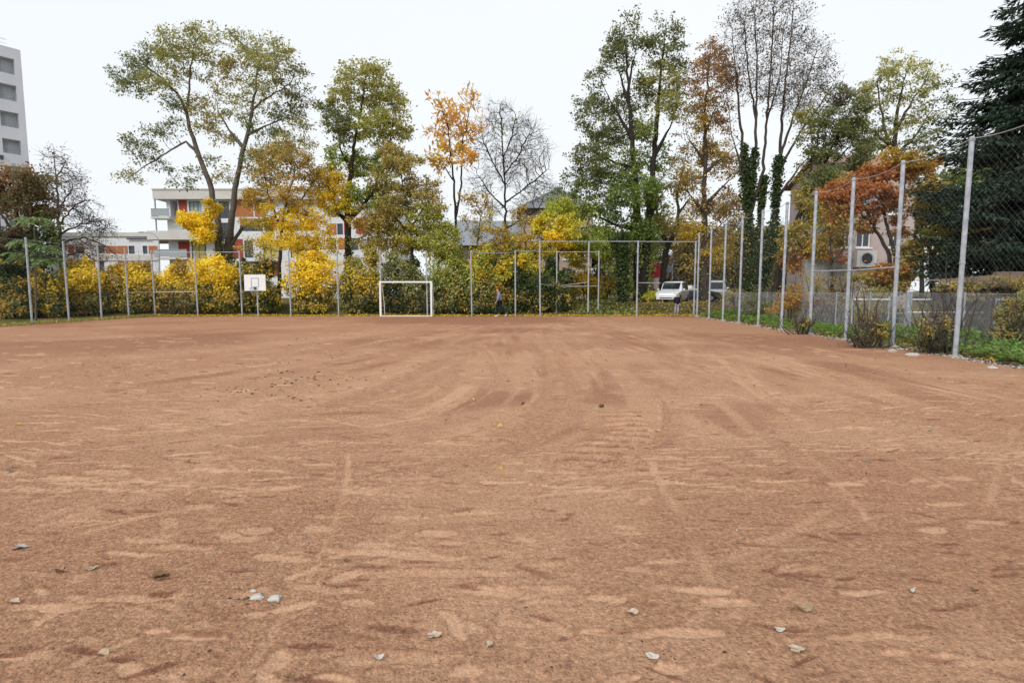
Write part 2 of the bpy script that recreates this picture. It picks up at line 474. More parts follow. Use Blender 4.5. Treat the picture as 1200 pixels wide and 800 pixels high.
def track(pts, wdt, amt=.6, depth=.004, dark=0., ragged=.5, tread=0.):
    pts = [np.asarray(p[:2], float) for p in pts]
    # smooth the polyline
    for _ in range(3):
        q = [pts[0]]
        for a, b in zip(pts[:-1], pts[1:]): q += [a * .75 + b * .25, a * .25 + b * .75]
        pts = q + [pts[-1]]
    yy = [p[1] for p in pts]
    r = rows(min(yy) - wdt, max(yy) + wdt)
    X = GX[r]; Y_ = GY[r]
    dist = np.full(X.shape, 1e9); arc = np.zeros(X.shape); s0 = 0
    xm0, xm1 = min(p[0] for p in pts) - wdt * 2, max(p[0] for p in pts) + wdt * 2
    sel = (X > xm0) & (X < xm1)
    Xs = X[sel]; Ys = Y_[sel]
    dd = np.full(Xs.shape, 1e9); aa = np.zeros(Xs.shape); sg = np.zeros(Xs.shape)
    for a, b in zip(pts[:-1], pts[1:]):
        e = b - a; le = np.hypot(*e)
        if le < 1e-6: continue
        t = np.clip(((Xs - a[0]) * e[0] + (Ys - a[1]) * e[1]) / le ** 2, 0, 1)
        ox = Xs - a[0] - e[0] * t; oy = Ys - a[1] - e[1] * t
        d = np.hypot(ox, oy); k = d < dd
        dd[k] = d[k]; aa[k] = (s0 + t * le)[k]; sg[k] = (np.sign(ox * e[1] - oy * e[0]))[k]; s0 += le
    tot = s0
    w_ = wdt / 2
    prof = smooth(1.2, .6, (dd + warpx[r][sel] * wdt * .5) / w_) * smooth(0, .12 * tot, aa) * smooth(tot, .88 * tot, aa)
    brk = 1 - ragged * smooth(.3, .6, fbm(aa * 1.3, aa * 0 + wdt * 7, 31))
    val = prof * brk
    if tread:
        tr = (np.sin((Ys + .10 * (Xs - pts[0][0])) / tread * 2 * math.pi + 2.5 * warpx[r][sel]) > .35)
        val_d = prof * tr * (.45 + .55 * smooth(.3, .55, fine[r][sel])); val = prof * (1 - tr)
        D = DK[r]; D[sel] = np.maximum(D[sel], val_d * dark); DK[r] = D
        Hh = HT[r]; Hh[sel] += prof * (np.where(tr, -.03, .02)); HT[r] = Hh
    else:
        D = DK[r]; D[sel] = np.maximum(D[sel], prof * dark * brk); DK[r] = D
        Hh = HT[r]; Hh[sel] -= depth * prof; HT[r] = Hh
    A = SM[r]; A[sel] = np.maximum(A[sel], val * amt); SM[r] = A
def G(*pp): return [gnd(*p) for p in pp]

# soft pale sweeps left by the drag mat, drawn where the photograph shows them
sweeps = [((0,470),(150,452),(330,430),(480,400),(590,379)), ((0,520),(180,500),(330,480),(470,440),(560,395)),
          ((180,545),(330,532),(480,527),(580,507),(632,480),(648,450),(640,420),(622,388)),
          ((230,560),(380,545),(520,535),(610,515),(664,480),(672,450),(662,420),(640,385)),
          ((20,430),(150,418),(330,402),(480,385)), ((0,400),(200,392),(400,380)),
          ((700,375),(820,410),(900,470),(1010,520),(1150,560)), ((650,372),(760,385),(900,420),(1060,470),(1200,500)),
          ((560,560),(690,545),(760,520),(790,480),(760,440),(690,400),(640,378)),
          ((0,620),(180,560),(330,545)), ((560,400),(590,440),(560,480),(440,505),(300,515))]
for k, sw in enumerate(sweeps):
    track(G(*sw), 1.1 + .5 * (k % 3), .38, .004, 0, .7)
    # fine combed lines either side of the sweep
    for j in range(5):
        off = rng.uniform(-14, 14); track(G(*[(x, y + off * (y - 341) / 150) for x, y in sw]), .09 + .05 * j / 5, .55, .006, 0, .8)
for sw in sweeps[:6]:
    track(G(*[(x, y + 9 * (y - 341) / 100) for x, y in sw]), .5, 0, .004, .30, .6)
lines = [(((255,457),(310,430),(355,407),(425,384)), .16), (((865,415),(880,445),(920,475),(985,505),(1050,520)), .16),
         (((806,404),(804,425),(799,445)), .2), (((760,535),(775,570),(790,592),(800,608)), .12),
         (((812,630),(824,660),(834,690),(822,720),(800,745),(788,800)), .16), (((1192,498),(1172,545),(1164,575),(1159,602)), .16),
         (((775,462),(850,472),(960,490)), .14), (((0,585),(120,560),(330,535)), .14), (((60,622),(200,600),(330,575)), .07),
         (((85,628),(190,600),(200,597)), .07), (((700,395),(800,400),(900,425)), .2), (((690,560),(850,545),(1000,548)), .05),
         (((480,607),(560,601),(640,598)), .05), (((430,470),(470,430),(560,388)), .15), (((980,590),(905,640),(820,664)), .22)]
for pts, wd in lines: track(G(*pts), wd * (.7 if wd < .13 else .4), .7 if wd < .13 else (.6 if pts[0][1] < 480 else .42), .004, .0, .4)
# combing that follows the drag mat's path: long thin bands, paler and redder by turns
def comb(pts, reach, seed, dk, sm_, fx=2.6):
    pts = [np.asarray(p[:2], float) for p in G(*pts)]
    for _ in range(3):
        q = [pts[0]]
        for a, b in zip(pts[:-1], pts[1:]): q += [a * .75 + b * .25, a * .25 + b * .75]
        pts = q + [pts[-1]]
    yy = [p[1] for p in pts]; r = rows(min(yy) - reach, max(yy) + reach); X = GX[r]; Y_ = GY[r]
    dd = np.full(X.shape, 1e9); sg = np.zeros(X.shape); aa = np.zeros(X.shape); s0 = 0
    for a, b in zip(pts[:-1], pts[1:]):
        e = b - a; le = np.hypot(*e)
        t = np.clip(((X - a[0]) * e[0] + (Y_ - a[1]) * e[1]) / le ** 2, 0, 1); ox = X - a[0] - e[0] * t; oy = Y_ - a[1] - e[1] * t
        d = np.hypot(ox, oy); k = d < dd; dd[k] = d[k]; sg[k] = np.sign(ox * e[1] - oy * e[0])[k]; aa[k] = (s0 + t * le)[k]; s0 += le
    D_ = dd * sg; wgt = (.25 + .9 * smooth(.35, .6, fbm(X * .8, Y_ * .8, seed + 3, 3))) * smooth(reach, reach * .35, dd) * smooth(0, .1 * s0, aa) * smooth(s0, .9 * s0, aa)
    n1 = fbm(D_ * fx, aa * .16, seed, 4); n2 = fbm(D_ * fx * 2.3 + 7, aa * .3, seed + 9, 3)
    DK[r] = np.maximum(DK[r], wgt * dk * smooth(.48, .60, n1))
    SM[r] = np.maximum(SM[r], wgt * sm_ * smooth(.50, .62, n2))
    HT[r] += wgt * .006 * (n1 - .47)
comb(((120,560),(330,532),(480,527),(580,507),(632,480),(648,450),(640,415),(622,385)), 3.4, 401, .52, .55)
comb(((0,480),(150,455),(330,432),(480,402),(600,378)), 5.0, 402, .48, .50, 2.2)
comb(((1200,505),(1060,470),(900,425),(760,388),(650,373)), 4.5, 403, .44, .52, 2.4)
comb(((900,560),(800,520),(780,480),(740,440),(680,398),(630,377)), 3.2, 404, .46, .52, 2.6)
comb(((0,640),(200,600),(420,570),(700,560),(980,600),(1200,640)), 1.6, 405, .25, .25, 4)
for k in range(26):                          # narrow crossing wheel and stick lines
    y0 = rng.uniform(3.5, 16); x0 = rng.uniform(-.9, .9) * y0; a = rng.normal(0, .5) if k % 2 else rng.normal(1.4, .4); cv = rng.normal(0, .25); L0 = rng.uniform(1.5, 5)
    pts = [np.array([x0 + math.cos(a + cv * t) * L0 * t, y0 + math.sin(a + cv * t) * L0 * t]) for t in np.linspace(-.5, .5, 5)]
    track(pts, rng.uniform(.03, .07), rng.uniform(.5, .9), .005, 0, .6)
# tyre treads pressed into soft clay
track(G((704,478),(728,486),(742,497),(738,512),(712,524),(676,534),(640,545)), .6, .5, 0, 1.0, 0, tread=.25)
track(G((655,478),(640,492),(618,503),(590,510),(560,515)), .4, .3, 0, .4, .3, tread=.2)
track(G((380,505),(440,520),(520,526),(600,530)), .12, 0, .004, .45, .7)
# scuffs and prints that can be told apart in the photograph: px, py, length px, height px
for x, y, l, h in [(510,625,60,14),(300,622,50,14),(270,628,34,16),(215,643,90,12),(150,648,80,8),(370,620,40,18),(420,575,50,20),
        (130,552,70,14),(330,655,90,14),(470,650,180,16),(520,672,220,16),(580,692,120,20),(640,688,70,18),(380,690,120,14),(440,770,90,26),
        (545,785,40,30),(480,768,80,24),(820,690,80,18),(800,742,120,20),(850,705,70,22),(1010,697,75,10),(1030,745,130,14),(1080,765,120,14),
        (1150,775,110,16),(1160,612,70,12),(990,567,60,10),(880,573,80,6),(915,563,90,7),(1090,620,50,16),(1000,500,60,8),(1040,515,50,8),
        (640,660,60,10),(560,600,70,8),(470,560,90,10),(235,593,40,12),(70,560,60,14),(95,608,70,6),(60,710,120,16),(20,768,70,14),
        (160,700,150,12),(210,745,120,14),(640,705,60,14),(700,740,60,10),(940,665,60,16),(785,780,50,24),(1120,560,60,10),(1110,590,60,8),
        (730,582,60,6),(690,575,70,6),(660,560,60,6),(390,605,60,6),(480,606,70,5),(440,640,60,18),(250,550,80,8),(330,570,60,8)]:
    p = gnd(x, y); l *= .8; sc = mpp(math.hypot(p[1], HCAM))
    fs = max(.16, HCAM / math.hypot(p[1], HCAM))
    scuff(p[0], p[1], rng.uniform(-.12, .12), l * sc, max(.06, .48 * h * sc / fs), rng.uniform(.55, .9), .007, .5)
# many more anonymous footprints
for k in range(620):
    y = 2.0 + 15 * rng.random() ** 1.3; x = rng.uniform(-1, 1) * (1.0 * y + 1.2)
    cl = vnoise(np.array([x * .5]), np.array([y * .5]), 77)[0]
    if cl < .35: continue
    scuff(x, y, rng.normal(0, .55), rng.uniform(.14, .30), rng.uniform(.05, .085), rng.uniform(.3, .85), .005, .5)
for k in range(1700):                         # short dashes of dried dust and darker scrapes
    y = 4.5 + 16 * rng.random() ** 1.4; x = rng.uniform(-1, 1) * (1.0 * y + 1.2)
    if vnoise(np.array([x * .3 + 9]), np.array([y * .6]), 78)[0] < .3: continue
    scuff(x, y, rng.normal(0, .22), rng.uniform(.15, .75), rng.uniform(.03, .075), rng.uniform(.35, 1.), .004, .6)
for k in range(950):
    y = 2.2 + 14 * rng.random() ** 1.2; x = rng.uniform(-1, 1) * (1.0 * y + 1.2)
    a_ = rng.normal(0, .3); l_ = rng.uniform(.04, .16)
    r = rows(y - .3, y + .3); c_, s_ = math.cos(a_), math.sin(a_)
    U = ((GX[r] - x + warpx[r] * .1) * c_ + (GY[r] - y + warpy[r] * .08) * s_) / l_; V_ = (-(GX[r] - x) * s_ + (GY[r] - y + warpy[r] * .06) * c_) / rng.uniform(.012, .03)
    mk = smooth(1.2, .5, U * U + V_ * V_) * rng.uniform(.4, .95); DK[r] = np.maximum(DK[r], mk); HT[r] -= .006 * mk
for k in range(260):
    y = rng.uniform(13, 34); x = rng.uniform(-1, 1) * (1.0 * y + 1)
    scuff(x, y, rng.normal(0, .5), rng.uniform(.3, .8), rng.uniform(.15, .3), rng.uniform(.3, .9), 0, 0)
fl = fbm(GX * 4.5, GY * 13, 95, 3); DK = np.maximum(DK, .30 * smooth(.57, .68, fl) * smooth(12, 6, GY) * (1 - SM))
fl = fbm(GX * 5 + 30, GY * 15, 96, 3); SM = np.maximum(SM, .40 * smooth(.58, .68, fl) * smooth(16, 8, GY))
patch = smooth(.50, .62, fbm(GX * .45 + 3, GY * .45, 55)) * smooth(22, 12, GY)
SM = np.maximum(SM, .30 * patch * (.5 + fine))
DK = np.maximum(DK, (.18 + .45 * smooth(.40, .62, fbm(GX * .16, GY * .3, 61))) * smooth(8, 20, GY) * (1 - SM))
DK = np.maximum(DK, .35 * (fbm(GX * 22, GY * 22, 91, 2) > .60) * (SM < .2) * (fine > .5))  # small dark pits: shade between crumbs painted into the clay
HT += .018 * (fbm(GX * .8, GY * .8, 41) - .47) + .006 * (fbm(GX * 6, GY * 6, 43) - .47) * (1 - SM)
edge = np.minimum(smooth(0, .02, u), smooth(1, .98, u))[None, :] * smooth(BACK, BACK - 1.5, GY)
HT = HT * edge
idx = np.arange(NR * NC).reshape(NR, NC)
F = np.stack([idx[:-1, :-1], idx[:-1, 1:], idx[1:, 1:], idx[1:, :-1]], -1).reshape(-1, 4)
pitch = put('pitch', np.stack([GX, GY, HT], -1).reshape(-1, 3), F, M['clay'], smooth_sh=True)
for nm, arr in (('smoothed', SM), ('damp_and_shade', DK)):
    a = pitch.data.attributes.new(nm, 'FLOAT', 'POINT'); a.data.foreach_set('value', arr.astype(np.float32).ravel())
tag(pitch, kind='structure')
# road behind the far right corner
rv = [(x, y, .8 + .006) for x, y in ((-2.0, 45.5), (60, 44.5), (60, 49.5), (-2.0, 50.5))]
tag(put('road', rv, [(0, 1, 2, 3)], M['asphalt']), kind='structure')

# ------------------------------------------------------------------ fences
def post_mesh(h, r, k=10):
    mb = MB(); mb.tube([(0, 0, -.1), (0, 0, h - .02), (0, 0, h)], [r, r, r * .8], k)
    return mk_mesh('post', mb.v, mb.f, M['galv'])
def new_post(me, loc, parent, h):
    o = bpy.data.objects.new('post', me); C.objects.link(o); o.parent = parent; o.location = loc; q = rng.normal(0, .004, 2); o.rotation_euler = (q[0], q[1], 0)
    return o
def net(A, B, z0, z1, cell, r, name, mat, parent, base, wob=.02, gap=None, kind='stuff'):
    """diagonal cords between ground points A and B, as real three-sided cords"""
    A = np.asarray(A, float)[:2]; B = np.asarray(B, float)[:2]; L_ = np.hypot(*(B - A)); d = (B - A) / L_; nrm = np.array([-d[1], d[0]])
    H_ = z1 - z0; st = cell * math.sqrt(2)
    V = []; Fs = []
    rr = np.random.default_rng(3)
    for sgn in (1, -1):
        s = -H_ if sgn == 1 else 0.0
        end = L_ if sgn == 1 else L_ + H_
        while s < end:
            # cord: u = s + sgn*t, z = z0 + t ; clip to 0..L
            if sgn == 1: t0 = max(0, -s); t1 = min(H_, L_ - s)
            else: t0 = max(0, s - L_); t1 = min(H_, s)
            if t1 - t0 > .05:
                n = max(2, int((t1 - t0) / 1.2) + 1); tt = np.linspace(t0, t1, n + 1)
                base_i = len(V)
                for t in tt:
                    uu = s + sgn * t
                    p = A + d * uu + nrm * rr.normal(0, wob)
                    jz = z0 + t + rr.normal(0, wob * .5)
                    for k in range(3):
                        a = 2 * math.pi * k / 3
                        V.append((p[0] + nrm[0] * r * math.cos(a) + d[0] * r * math.sin(a) * .7 * -sgn, p[1] + nrm[1] * r * math.cos(a) + d[1] * r * math.sin(a) * .7 * -sgn, jz + r * math.sin(a) * .7))
                for i in range(n):
                    for k in range(3):
                        k2 = (k + 1) % 3; b = base_i + i * 3
                        Fs.append((b + k, b + k2, b + 3 + k2, b + 3 + k))
            s += st
    V = np.array(V) - np.array(base)
    return put(name, V, np.array(Fs), mat, parent, kind=kind)
def sag(mb, A, B, drop, r, k=5):
    A = np.asarray(A, float); B = np.asarray(B, float)
    mb.tube([A + (B - A) * t - np.array([0, 0, drop * 4 * t * (1 - t)]) for t in np.linspace(0, 1, 9)], r, k)

def fence_y(n): return 640 * 10.97 * (.002006 + .0003555 * n) * 1.0
# right-hand ball fence
RF = thing('ball_fence', 'tall galvanised ball fence with thin netting along the right side of the pitch', 'fence', (right_x(14), 14.08, 0))
RB = np.array(RF.location)
RY = [fence_y(n) for n in range(-2, 10)]
tops = []
pm = post_mesh(5.55, .058)
for k, y in enumerate(RY):
    h = 5.55
    new_post(pm, np.array([right_x(y), y, 0]) - RB, RF, h)
    tops.append(np.array([right_x(y), y, 5.5]))
mb = MB(); mb.lathe([(.17, -.05), (.165, .03), (.13, .05)], 0, 0, 12); fm = mk_mesh('footing', mb.v, mb.f, M['concrete'])
mb = MB(); mb.lathe([(.066, 0), (.070, .01), (.070, .05), (.066, .06)], 0, 0, 12); cm = mk_mesh('clamp', mb.v, mb.f, M['galv_dark'])
for k, p in enumerate(list(RF.children)):
    if not p.name.startswith('post'): continue
    for nm, me, z in (('footing', fm, 0.0), ('clamp', cm, 5.44), ('clamp', cm, 2.38 + .3 * (k % 2))):
        o = bpy.data.objects.new(nm, me); C.objects.link(o); o.parent = p; o.location = (0, 0, z)
for k in range(len(tops) - 1):
    mb = MB(); sag(mb, tops[k] - RB, tops[k + 1] - RB, .12, .011)
    mb.put('top_wire', M['wire'], RF)
for k in (3, 4):                              # rails of the bay behind the right-hand goal
    mb = MB(); z = 2.42
    i0 = 2 + 1 if k == 3 else 2 + 2
    A = np.array([right_x(RY[i0]), RY[i0], z]); B = np.array([right_x(RY[i0 + 1]), RY[i0 + 1], z + (.05 if k == 4 else -.02)])
    mb.tube([A - RB, B - RB], .024, 8); mb.put('rail', M['galv'], RF)
net(tops[0], tops[4], .25, 5.4, .12, .0008, 'netting', M['cord'], RF, RB)
net(tops[4], tops[-1], 1.9, 5.4, .16, .0010, 'netting', M['cord'], RF, RB)

# left-hand ball fence
LF = thing('ball_fence', 'galvanised ball fence with five posts along the left end of the pitch', 'fence', (left_x(30), 30, 0))
LB = np.array(LF.location)
LY = [16480 * v for v in (.001572, .0017007, .001837, .0019763, .0021097)]
pm = post_mesh(4.4, .05)
lt = []
for y in LY:
    new_post(pm, np.array([left_x(y), y, 0]) - LB, LF, 4.4); lt.append(np.array([left_x(y), y, 4.3]))
cornerL = onz(182, BACK)
lt.append(np.array([cornerL[0], cornerL[1], 4.3]))
for a, b in zip(lt[:-1], lt[1:]):
    mb = MB(); sag(mb, a - LB, b - LB, .05, .006); mb.put('top_wire', M['wire'], LF)
mb = MB(); mb.tube([np.array([lt[-2][0], lt[-2][1], 1.62]) - LB, np.array([cornerL[0] - .05, cornerL[1] - .05, 1.62]) - LB], .028, 8); mb.put('rail', M['galv'], LF)
net(lt[0], lt[-1], .2, 4.25, .14, .0014, 'netting', M['cord'], LF, LB)

# fence across the far end
BF = thing('ball_fence', 'row of galvanised fence posts across the far end behind the goal', 'fence', (0, BACK, 0))
BB = np.array([0, BACK, 0.])
bp_ = [182, 232, 284, 341, 397, 447, 501, 553, 604]
bt = []
for px in bp_:
    p = onz(px, BACK); new_post(pm, p - BB, BF, 4.4); bt.append(p + np.array([0, 0, 4.3]))
pm5 = post_mesh(5.05, .058)
R1 = onz(633, BACK - .1); R2 = onz(746, BACK - .1); Rm = onz(689, BACK + .9); K1 = onz(652, BACK + 1.6); K2 = onz(701, BACK + 1.6)
zt = th(0, BACK + 1.6)
new_post(pm5, R1 - BB, BF, 5.05); new_post(pm5, R2 - BB, BF, 5.05); new_post(pm5, Rm - BB, BF, 5.05)
pmb = post_mesh(4.5, .05); new_post(pmb, K1 - BB, BF, 4.5); new_post(pmb, K2 - BB, BF, 4.5)
def rail(A, B, r=.026, nm='rail', sg=0.):
    mb = MB()
    if sg: sag(mb, np.asarray(A) - BB, np.asarray(B) - BB, sg, r, 6)
    else: mb.tube([np.asarray(A) - BB, np.asarray(B) - BB], r, 8)
    mb.put(nm, M['galv'], BF)
Z = lambda p, z: np.array([p[0], p[1], z])
cR = np.array([right_x(BACK + .2), BACK + .2, 0])
new_post(pm5, cR - BB, BF, 5.05)
pj = onz(817, BACK - 1.6)
rail(Z(R1, 5.0), Z(R2, 5.0)); rail(Z(R2, 5.0), Z(cR, 5.0))
rail(Z(bt[-1], 4.4), Z(K1, 4.42), .02); rail(bt[-2], bt[-1], .012, 'top_wire', .06); rail(Z(K1, 4.42), Z(K2, 4.42), .022)
rail(Z(bt[0], 4.28) + [.05, 0, 0], Z(bt[2], 4.3) - [.05, 0, 0], .022)
rail(Z(R1, 2.2), Z(K1, 2.02), .024); rail(Z(K1, 2.0), Z(K2, 2.06), .026); rail(Z(K1, 2.04), Z(Rm, 2.32), .018)
rail(Z(R2, 2.25), Z(onz(773, BACK), 2.25), .026); rail(Z(bt[0], 1.62) + [.05, 0, 0], Z(bt[1], 1.66) - [.05, 0, 0], .03)
net(bt[0], bt[1], .2, 4.2, .14, .0014, 'netting', M['cord'], BF, BB)

# low chain-link fence beyond the ball fence on the right
CF_off = 13.95
def cl_x(y): return CF_off + SL * y
CF = thing('chain_link_fence', 'low grey chain link fence beyond the tall posts on the right', 'fence', (cl_x(20), 20, 0))
CB = np.array(CF.location)
mb = MB(); mb.tube([(0, 0, -.1), (0, 0, 1.66)], .03, 7); pmc = mk_mesh('post', mb.v, mb.f, M['galv_dark'])
cy = np.arange(10.2, 41, 2.5)
for y in cy: new_post(pmc, np.array([cl_x(y), y, 0]) - CB, CF, 1.66)
for z in (1.62, .85, .12):
    mb = MB(); mb.tube([np.array([cl_x(cy[0]), cy[0], z]) - CB, np.array([cl_x(cy[-1]), cy[-1], z]) - CB], .006, 5); mb.put('tension_wire', M['wire'], CF)
net((cl_x(cy[0]), cy[0]), (cl_x(cy[-1]), cy[-1]), .04, 1.62, .055, .0036, 'wire_mesh', M['wire'], CF, CB, wob=.006)
# ------------------------------------------------------------------ buildings
def wall_with_holes(x0, x1, z0, z1, holes, depth):
    """front face (y = 0, looking to -y) with openings that have reveals and a back"""
    xs = sorted({x0, x1} | {h[0] for h in holes} | {h[2] for h in holes})
    zs = sorted({z0, z1} | {h[1] for h in holes} | {h[3] for h in holes})
    xs = [x for x in xs if x0 - 1e-6 <= x <= x1 + 1e-6]; zs = [z for z in zs if z0 - 1e-6 <= z <= z1 + 1e-6]
    mb = MB()
    for a, b in zip(xs[:-1], xs[1:]):
        for c, d in zip(zs[:-1], zs[1:]):
            mx_, mz_ = (a + b) / 2, (c + d) / 2
            if any(h[0] < mx_ < h[2] and h[1] < mz_ < h[3] for h in holes): continue
            mb.add([(a, 0, c), (b, 0, c), (b, 0, d), (a, 0, d)], [(0, 1, 2, 3)])
    for h in holes:
        a, c, b, d = h[:4]; D = h[4] if len(h) > 4 else depth
        mb.add([(a, 0, c), (b, 0, c), (b, D, c), (a, D, c)], [(0, 3, 2, 1)]); mb.add([(a, 0, d), (b, 0, d), (b, D, d), (a, D, d)], [(0, 1, 2, 3)])
        mb.add([(a, 0, c), (a, D, c), (a, D, d), (a, 0, d)], [(0, 1, 2, 3)]); mb.add([(b, 0, c), (b, D, c), (b, D, d), (b, 0, d)], [(0, 3, 2, 1)])
    return mb
class Facade:
    """a building front set up from measured openings; local x along the front, y into the building"""
    def __init__(s, P, d):
        s.P = np.array([P[0], P[1], 0.]); d = np.array(d, float); s.d = d / np.linalg.norm(d); s.rz = math.atan2(s.d[1], s.d[0])
    def r(s, x0, y0, x1, y1):
        u0, z1 = on_plane(x0, y0, s.P, s.d); u1, z0 = on_plane(x1, y1, s.P, s.d)
        return (round(min(u0, u1), 3), round(min(z0, z1), 3), round(max(u0, u1), 3), round(max(z0, z1), 3))
def add_window(root, r, D, pane='glass', mull=1, frame='dark_frame', part=None, fw=.07):
    a, c, b, d = r
    mb = MB(); y = D - .05
    for q in ((a, c, a + fw, d), (b - fw, c, b, d), (a + fw, c, b - fw, c + fw), (a + fw, d - fw, b - fw, d)): mb.box(q[0], y - .06, q[1], q[2], y, q[3])
    for k in range(mull):
        x = a + (b - a) * (k + 1) / (mull + 1); mb.box(x - fw * .4, y - .05, c + fw, x + fw * .4, y - .005, d - fw)
    o = mb.put('window', M[frame], root)
    mb = MB(); mb.add([(a, y - .015, c), (b, y - .015, c), (b, y - .015, d), (a, y - .015, d)], [(0, 1, 2, 3)]); mb.put('pane', M[pane], o)
    return o
def add_panel(root, r, mat, nm='cladding_panel', t=.05, y0=None):
    a, c, b, d = r; mb = MB(); mb.box(a + .01, -t if y0 is None else y0, c + .01, b - .01, -.002 if y0 is None else y0 + t, d - .01)
    return mb.put(nm, M[mat], root)

# --- apartment block far behind the left trees
F1 = Facade((onz(183, 74)[0], 74), (1, 0))
AB = thing('apartment_building', 'white apartment block with red and orange panels behind the left trees', 'building', F1.P)
uL = 0.0; R = F1.r
wins = []   # rect, depth, pane
holes = []
def W(x0, y0, x1, y1, pane='glass', mull=1): wins.append((R(x0, y0, x1, y1), .22, pane, mull))
W(221, 236, 237, 258, 'curtain', 2); W(256, 236, 269, 256); W(336, 238, 350, 252); W(281, 264, 308, 271, 'glass', 2); W(224, 282, 241, 303, 'blind_yellow')
W(286, 282, 297, 302); W(308, 281, 326, 303, 'blind_yellow'); W(336, 264, 350, 271); W(340, 282, 356, 302, 'blind_yellow'); W(369, 278, 383, 297); W(256, 261, 269, 281); W(256, 286, 268, 304)
loggias = [R(199, 234.5, 209, 258) + (1.6,), R(190, 283, 208.5, 302) + (1.6,), R(186, 306, 215, 324) + (2.0,), R(290, 306, 330, 324) + (1.5,)]
u_l, z_t = on_plane(194, 224, F1.P, F1.d); u_r, _ = on_plane(376, 224, F1.P, F1.d); u_00, zC = on_plane(186, 282, F1.P, F1.d)
mb = wall_with_holes(u_l, u_r, 0.5, z_t - .9, [w_[0] + (w_[1],) for w_ in wins] + [h for h in loggias if h[0] > u_l], .22)
mb.box(u_l, .0, .5, u_l + .002, 14, z_t - .9)
mb.add([(u_r, 0, .5), (u_r, 14, .5), (u_r, 14, z_t), (u_r, 0, z_t)], [(0, 1, 2, 3)])
mb.put('wall', M['render_white'], AB)
mb = MB(); zs0 = on_plane(186, 234.5, F1.P, F1.d)[1]
mb.box(on_plane(183.5, 224, F1.P, F1.d)[0], -.9, zs0, u_r + .1, 14.3, z_t); mb.box(on_plane(184, 224, F1.P, F1.d)[0] - .1, -1.0, z_t, u_r + .2, 14.4, z_t + .18)
mb.put('roof_slab', M['render_cream'], AB)
for h in loggias:
    if h[0] < u_l: continue
    mb = MB(); mb.add([(h[0], h[4] - .02, h[1]), (h[2], h[4] - .02, h[1]), (h[2], h[4] - .02, h[3]), (h[0], h[4] - .02, h[3])], [(0, 1, 2, 3)]); mb.put('loggia_wall', M['loggia'], AB)
for w_ in wins: add_window(AB, *w_)
for q, c_ in (((209, 234.5, 220, 258), 'panel_red'), ((273, 235, 297, 254), 'panel_orange'), ((309, 256, 330, 270), 'panel_orange'), ((281, 256, 308, 263.5), 'panel_orange'),
              ((208.8, 283, 223, 304), 'panel_red'), ((271, 280, 285.5, 303), 'panel_red'), ((351, 256, 372, 270), 'panel_orange'), ((298, 236, 312, 254), 'panel_orange'), ((240, 262, 252, 270), 'panel_orange')):
    add_panel(AB, R(*q), c_)
def balcony(root, RR, x0, yr0, yr1, x1, out=1.3, slab=2.2):
    a, z0, b, z1 = RR(x0, yr0, x1, yr1)
    sl = MB(); sl.box(a, -out, z0 - .28, b, -.06, z0); o = sl.put('balcony', M['render_cream'], root)
    g = MB(); g.box(a + .03, -out + .02, z0 + .05, b - .03, -out + .05, z1); g.box(a + .02, -out + .05, z0 + .05, a + .05, -.08, z1); g.put('glass_panel', M['glass_rail'], o)
    t = MB(); t.box(a, -out - .02, z1, b, -out + .09, z1 + .06); t.put('handrail', M['galv_dark'], o)
balcony(AB, R, 185.5, 247, 255.5, 207, 1.6); balcony(AB, R, 187, 293.5, 302, 226, 1.3)
mb = MB(); a, z0, b, z1 = R(185.5, 272, 256, 282); mb.box(a - .5, -1.6, z0, b, -.06, z1); mb.put('terrace_parapet', M['render_cream'], AB)
mb = MB(); a, z0, b, z1 = R(186, 234, 187.3, 272); mb.box(a, -.85, z0, b, -.65, z1); mb.put('column', M['galv'], AB)
mb = MB(); a, z0, b, z1 = R(199, 260, 208, 272); mb.box(a, .02, z0, b, .05, z1); mb.put('dark_opening', M['dark_frame'], AB)  # dark plate standing in for the shade inside an opening
# right-hand stepped part of the block
F2 = Facade((onz(376, 73.2)[0], 73.2), (1, 0)); R = F2.r
A2 = thing('apartment_building', 'lower white block with red panels glimpsed right of the leaning dark trunk', 'building', F2.P)
wins = []; W(395, 262, 402, 275); W(430, 258, 441, 274, 'curtain'); W(409, 279, 420, 293); W(430, 278, 437, 293); W(383, 279, 394, 292); W(446, 279, 455, 293)
u_r, z_t = on_plane(462, 242, F2.P, F2.d)
mb = wall_with_holes(.02, u_r, .5, z_t - .02, [w_[0] + (.22,) for w_ in wins], .22)
mb.add([(u_r, 0, .5), (u_r, 13, .5), (u_r, 13, z_t), (u_r, 0, z_t)], [(0, 1, 2, 3)]); mb.add([(.02, 0, .5), (.02, 13, .5), (.02, 13, z_t), (.02, 0, z_t)], [(0, 3, 2, 1)])
mb.put('wall', M['render_white'], A2)
mb = MB(); mb.box(0, -.4, z_t, u_r + .2, 13.2, z_t + .5); mb.put('roof_slab', M['render_cream'], A2)
for w_ in wins: add_window(A2, *w_)
for q, c_ in (((417, 255, 430, 274), 'panel_red'), ((403, 260, 409, 275), 'panel_red'), ((383, 262, 394.5, 275), 'panel_orange'), ((396, 279, 408, 292), 'panel_orange')): add_panel(A2, R(*q), c_)
